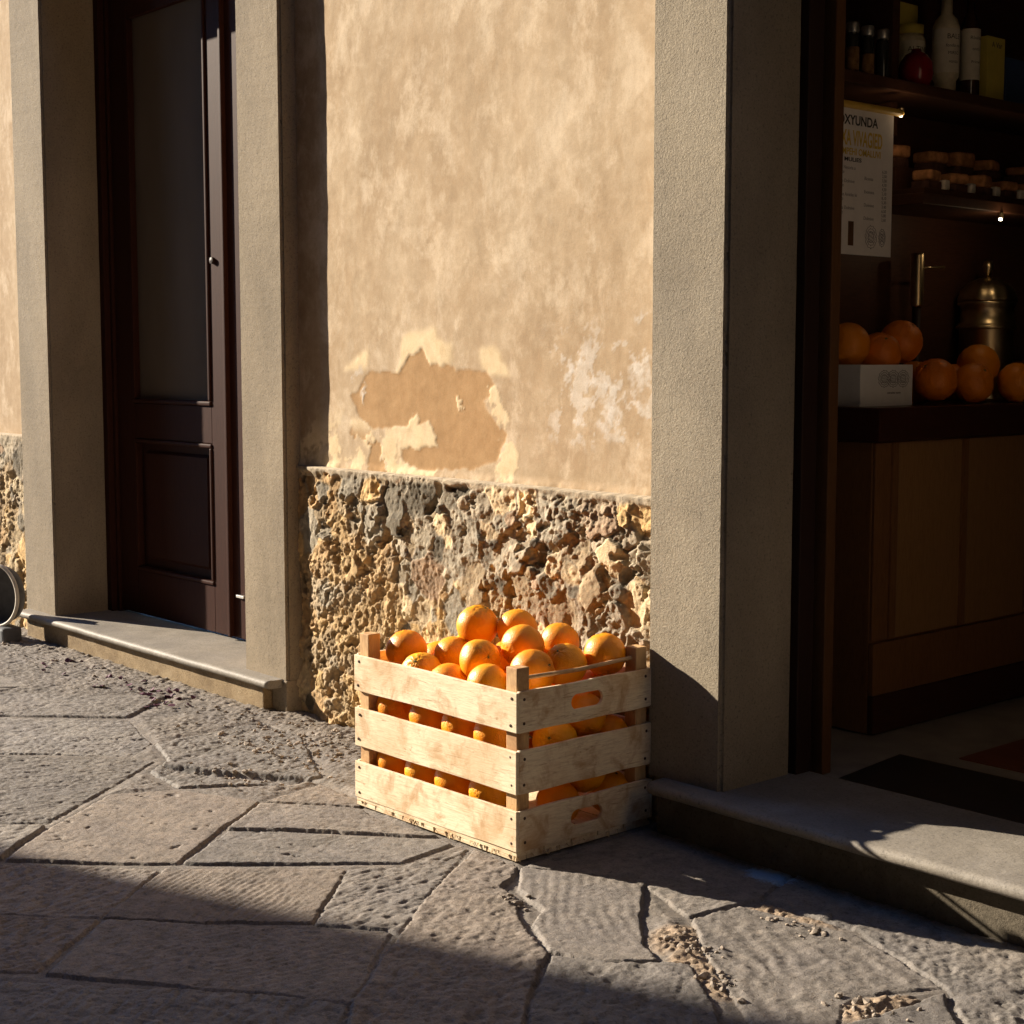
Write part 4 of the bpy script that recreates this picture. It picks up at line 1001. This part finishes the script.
bottle('white_jar', 'squat jar with white label behind the dark red pot', 'jar', (-2.635, 3.79, S1), [(0, .001), (.040, .001), (.042, .01), (.042, .165), (.034, .18), (0, .18)], 'cream', (.0426, .105, .158), 'label', [(0, .1805), (.036, .1805), (.036, .205), (0, .205)], 'yellow', [('ALTINE', .128, .020)])
bottle('cream_bottle', 'large cream bottle with printed label, tallest on the top shelf', 'bottle', (-2.53, 3.806, S1), [(0, .001), (.026, .001), (.030, .004), (.030, .040), (.037, .052), (.037, .185), (.030, .206), (.016, .222), (.0145, .29), (0, .29)], 'cream', (.0374, .060, .178), 'label', [(.0155, .270), (.0155, .305), (0, .305)], 'amber', [('BALE', .150, .019), ('fondo me', .128, .012), ('MIRSO', .108, .012), ('vanza', .085, .013)])
bottle('dark_bottle', 'dark glass bottle with cream label between cream bottle and yellow carton', 'bottle', (-2.53, 3.925, S1), [(0, .001), (.026, .001), (.028, .005), (.028, .20), (.022, .222), (.012, .240), (.011, .32), (0, .32)], 'amber', (.0284, .055, .195), 'label', [(.012, .30), (.012, .325), (0, .325)], 'lidgrey', [('Rbales', .165, .014), ('onda', .135, .012), ('Primel', .10, .011)])
def carton(name, lab, x0, x1, y0, y1, z0, z1, mat, text=None):
    t_ = thing(name, lab, 'carton', ((x0 + x1) / 2, (y0 + y1) / 2, z0))
    bm = B(); box(bm, x0, x1, y0, y1, z0 + .0008, z1, .0015); obj('carton_body', bm, M[mat], t_)
    if text:
        ms_ = []
        for s_, yy, zz, hh in text:
            me = text_mesh(s_, hh, .0002); me.transform(Matrix.Translation((x1 + .0004, yy, zz)) @ TXM); ms_.append(me)
        obj('lettering', join_meshes(ms_), M['ink'], t_)
    return t_
carton('yellow_carton', 'upright yellow carton at the end of the top-shelf bottles', -2.585, -2.515, 3.990, 4.080, S1, 2.014, 'yellow', [('A Var', 4.012, 1.985, .022)])
carton('yellow_carton', 'yellow carton standing behind the white-labelled jar on the top shelf', -2.685, -2.66, 3.70, 3.86, S1, 2.10, 'yellow')
carton('navy_carton', 'low navy blue carton right of the yellow one', -2.60, -2.53, 4.115, 4.30, S1, 1.972, 'blue')

def turn(x, y, a): return Matrix.Translation((x, y, 0)) @ Matrix.Rotation(a, 4, 'Z') @ Matrix.Translation((-x, -y, 0))
# cakes on the lower shelf
tr = thing('cake_tray', 'dark stepped tray holding two rows of brown cakes', 'tray', (-2.57, 4, S2))
bm = B(); box(bm, -2.685, -2.462, 3.62, 4.60, S2 + .0008, S2 + .016, .002); obj('tray', bm, M['shelf'], tr)
bm = B(); box(bm, -2.685, -2.560, 3.63, 4.59, S2 + .0165, S2 + .082, .003); obj('tray_step', bm, M['shelf'], tr)
nth = ['first', 'second', 'third', 'fourth', 'fifth']
for k in range(5):
    y = 3.70 + k * .155 + random.uniform(-.022, .022)
    t_ = thing('brown_cake', 'brown cake block in the upper row, %s from the price list' % nth[k], 'cake', (-2.61, y, S2 + .082), 'cakes on the lower shop shelf', random.uniform(-.3, .3))
    bm = B(); box(bm, -2.645, -2.575, y - .040, y + .040, S2 + .110, S2 + .135 + random.uniform(0, .022), .011, 3, turn(-2.61, y, random.uniform(-.5, .5))); obj('cake_top', bm, M['cake'], t_, smooth=True)
    bm = B(); box(bm, -2.641, -2.579, y - .036, y + .036, S2 + .0822, S2 + .1098, .003); obj('cake_base', bm, M['cakedark'], t_)
for k in range(5):
    y = 3.70 + k * .125 + random.uniform(-.014, .014)
    t_ = thing('brown_cake', 'brown cake block in the lower row, %s from the price list' % nth[k], 'cake', (-2.51, y, S2 + .016), 'cakes on the lower shop shelf', random.uniform(-.3, .3))
    bm = B(); box(bm, -2.54, -2.48, y - .034, y + .034, S2 + .040, S2 + .066 + random.uniform(0, .020), .011, 3, turn(-2.51, y, random.uniform(-.5, .5))); obj('cake_top', bm, M['cake'], t_, smooth=True)
    bm = B(); box(bm, -2.538, -2.482, y - .031, y + .031, S2 + .0162, S2 + .0398, .003); obj('cake_base', bm, M['cakedark'], t_)
    bm = B(); box(bm, -2.500, -2.474, y + .036, y + .060, S2 + .0175, S2 + .045, .005); obj('wrapper', bm, M['wrap'], t_)

# brass tap and urn on the counter
t_ = thing('brass_tap', 'slim brass tap with side lever standing on the shop counter', 'tap', (-2.62, 3.83, CT))
bm = B(); lathe(bm, [(0, .0008), (.034, .0008), (.034, .012), (.013, .02), (.012, .275), (0, .275)], (-2.62, 3.83, CT), 24); obj('stem', bm, M['jamb_dark'], t_, smooth=True)
bm = B(); lathe(bm, [(0, .2755), (.0175, .2755), (.0185, .28), (.0185, .420), (.0165, .426), (0, .426)], (-2.62, 3.83, CT), 28); obj('tap_body', bm, M['brass'], t_, smooth=True)
bm = B(); tube(bm, [(-2.62, 3.848, CT + .385), (-2.618, 3.90, CT + .388), (-2.616, 3.955, CT + .391)], [.0035, .003, .005]); obj('lever', bm, M['brass'], t_, smooth=True)
u = (-2.602, 4.165, CT)
t_ = thing('brass_urn', 'round brass urn with ribbed domed lid and finial behind the oranges', 'urn', u)
bm = B(); lathe(bm, [(0, .0008), (.082, .0008), (.085, .01), (.080, .03), (.080, .215), (.084, .222), (.084, .232), (.078, .236), (.078, .280), (.086, .288), (.086, .296), (0, .296)], u, 48); obj('urn_body', bm, M['brass'], t_, smooth=True)
bm = B(); lathe(bm, [(.087, .214), (.090, .220), (.087, .226)], u, 48); obj('band', bm, M['brass'], t_, smooth=True)
bm = B(); lathe(bm, [(.084, .2965), (.084, .305), (.076, .33), (.055, .352), (.026, .366), (0, .368)], u, 64)
for v_ in bm.verts:
    a_ = math.atan2(v_.co.y - u[1], v_.co.x - u[0]); r_ = 1 + .045 * abs(math.sin(a_ * 6)); v_.co.x = u[0] + (v_.co.x - u[0]) * r_; v_.co.y = u[1] + (v_.co.y - u[1]) * r_
obj('lid', bm, M['brass'], t_, smooth=True)
bm = B(); lathe(bm, [(.006, .3685), (.006, .378), (.014, .388), (.017, .402), (.012, .416), (0, .422)], u, 24); obj('finial', bm, M['brass'], t_, smooth=True)

# white carton of oranges
bx_ = (-2.635, -2.490, 3.395, 3.630)
t_ = thing('white_carton', 'white cardboard carton with an ornate printed emblem at the counter corner', 'carton', (-2.56, 3.51, CT))
bm = B(); ztop = 1.088; wt = .004
box(bm, bx_[0], bx_[1], bx_[2], bx_[3], CT + .0008, CT + .006)
box(bm, bx_[0], bx_[1], bx_[2], bx_[2] + wt, CT + .0062, ztop, .001); box(bm, bx_[0], bx_[1], bx_[3] - wt, bx_[3], CT + .0062, ztop, .001)
box(bm, bx_[0], bx_[0] + wt, bx_[2] + wt, bx_[3] - wt, CT + .0062, ztop - .0005, .001); box(bm, bx_[1] - wt, bx_[1], bx_[2] + wt, bx_[3] - wt, CT + .0062, ztop - .0005, .001)
obj('carton_body', bm, M['carton'], t_)
bm = B()
for yy in (3.500, 3.540, 3.585): scribble(bm, yy, 1.050, .026, .022, -2.4896, 3)
obj('emblem', bm, M['inkgrey'], t_)
put_text('small_text', 'mirsolea vante', 3.515, 1.010, .006, M['inkgrey'], t_, .06, -2.4897)
GS = 'oranges on the shop counter'
K = .060 / RO
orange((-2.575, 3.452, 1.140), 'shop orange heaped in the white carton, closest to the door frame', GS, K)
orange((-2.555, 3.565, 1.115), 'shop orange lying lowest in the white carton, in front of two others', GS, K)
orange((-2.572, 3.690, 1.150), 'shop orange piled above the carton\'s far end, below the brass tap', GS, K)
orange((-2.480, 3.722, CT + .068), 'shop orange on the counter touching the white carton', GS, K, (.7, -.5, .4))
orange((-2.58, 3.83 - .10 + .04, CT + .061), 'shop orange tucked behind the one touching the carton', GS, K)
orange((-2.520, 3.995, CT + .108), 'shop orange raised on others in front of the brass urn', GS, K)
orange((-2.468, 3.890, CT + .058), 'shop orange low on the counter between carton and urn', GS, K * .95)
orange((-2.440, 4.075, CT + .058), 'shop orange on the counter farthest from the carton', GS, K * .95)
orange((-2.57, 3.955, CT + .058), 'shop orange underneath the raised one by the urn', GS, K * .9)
t_ = thing('bread_box', 'small wooden box with pale lid on the counter beyond the urn', 'box', (-2.60, 4.40, CT))
bm = B(); box(bm, -2.68, -2.53, 4.315, 4.52, CT + .0008, CT + .105, .006); obj('box_body', bm, M['counter_light'], t_)
bm = B(); box(bm, -2.685, -2.525, 4.310, 4.525, CT + .1055, CT + .122, .006); obj('box_lid', bm, M['casing'], t_)

# ------------------------------------------------------------------ camera, sky, sun
cam = bpy.data.cameras.new('camera'); co = bpy.data.objects.new('camera', cam); COL.objects.link(co)
A_ = R(41.197); PI_ = math.atan(152 / 1560)
fwd = Vector((-math.cos(A_) * math.cos(PI_), math.sin(A_) * math.cos(PI_), -math.sin(PI_)))
co.location = (0, 0, 1.1); co.rotation_euler = fwd.to_track_quat('-Z', 'Y').to_euler()
cam.sensor_fit = 'HORIZONTAL'; cam.sensor_width = 36; cam.lens = 1560 / 1024 * 36; cam.clip_start = .05; cam.clip_end = 2000
S.camera = co
EL, AZ = 21.2, 19.5     # sun height; angle of its beam to the house wall
sd = Vector((math.cos(R(AZ)) * math.cos(R(EL)), math.sin(R(AZ)) * math.cos(R(EL)), -math.sin(R(EL))))
sl = bpy.data.lights.new('sun', 'SUN'); sl.energy = 5.0; sl.angle = R(.55); sl.color = (1, .872, .70)
so = bpy.data.objects.new('sun', sl); COL.objects.link(so); so.rotation_euler = sd.to_track_quat('-Z', 'Y').to_euler(); so.location = (-8, -2, 6)
w = bpy.data.worlds.new('World'); S.world = w; w.use_nodes = True
sky = w.node_tree.nodes.new('ShaderNodeTexSky'); sky.sky_type = 'NISHITA'; sky.sun_disc = False; sky.ozone_density = 9; sky.dust_density = 0
sky.sun_elevation = R(EL); sky.sun_rotation = math.atan2(-sd.x, -sd.y) % (2 * math.pi)
bg = w.node_tree.nodes['Background']; bg.inputs[1].default_value = .12
w.node_tree.links.new(sky.outputs[0], bg.inputs[0])
S.view_settings.view_transform = 'Standard'; S.view_settings.look = 'None'; S.view_settings.gamma = 1; S.view_settings.use_curve_mapping = False
S.view_settings.exposure = 1.45
S.cycles.use_denoising = True; S.cycles.denoising_prefilter = 'NONE'
S.cycles.max_bounces = 8
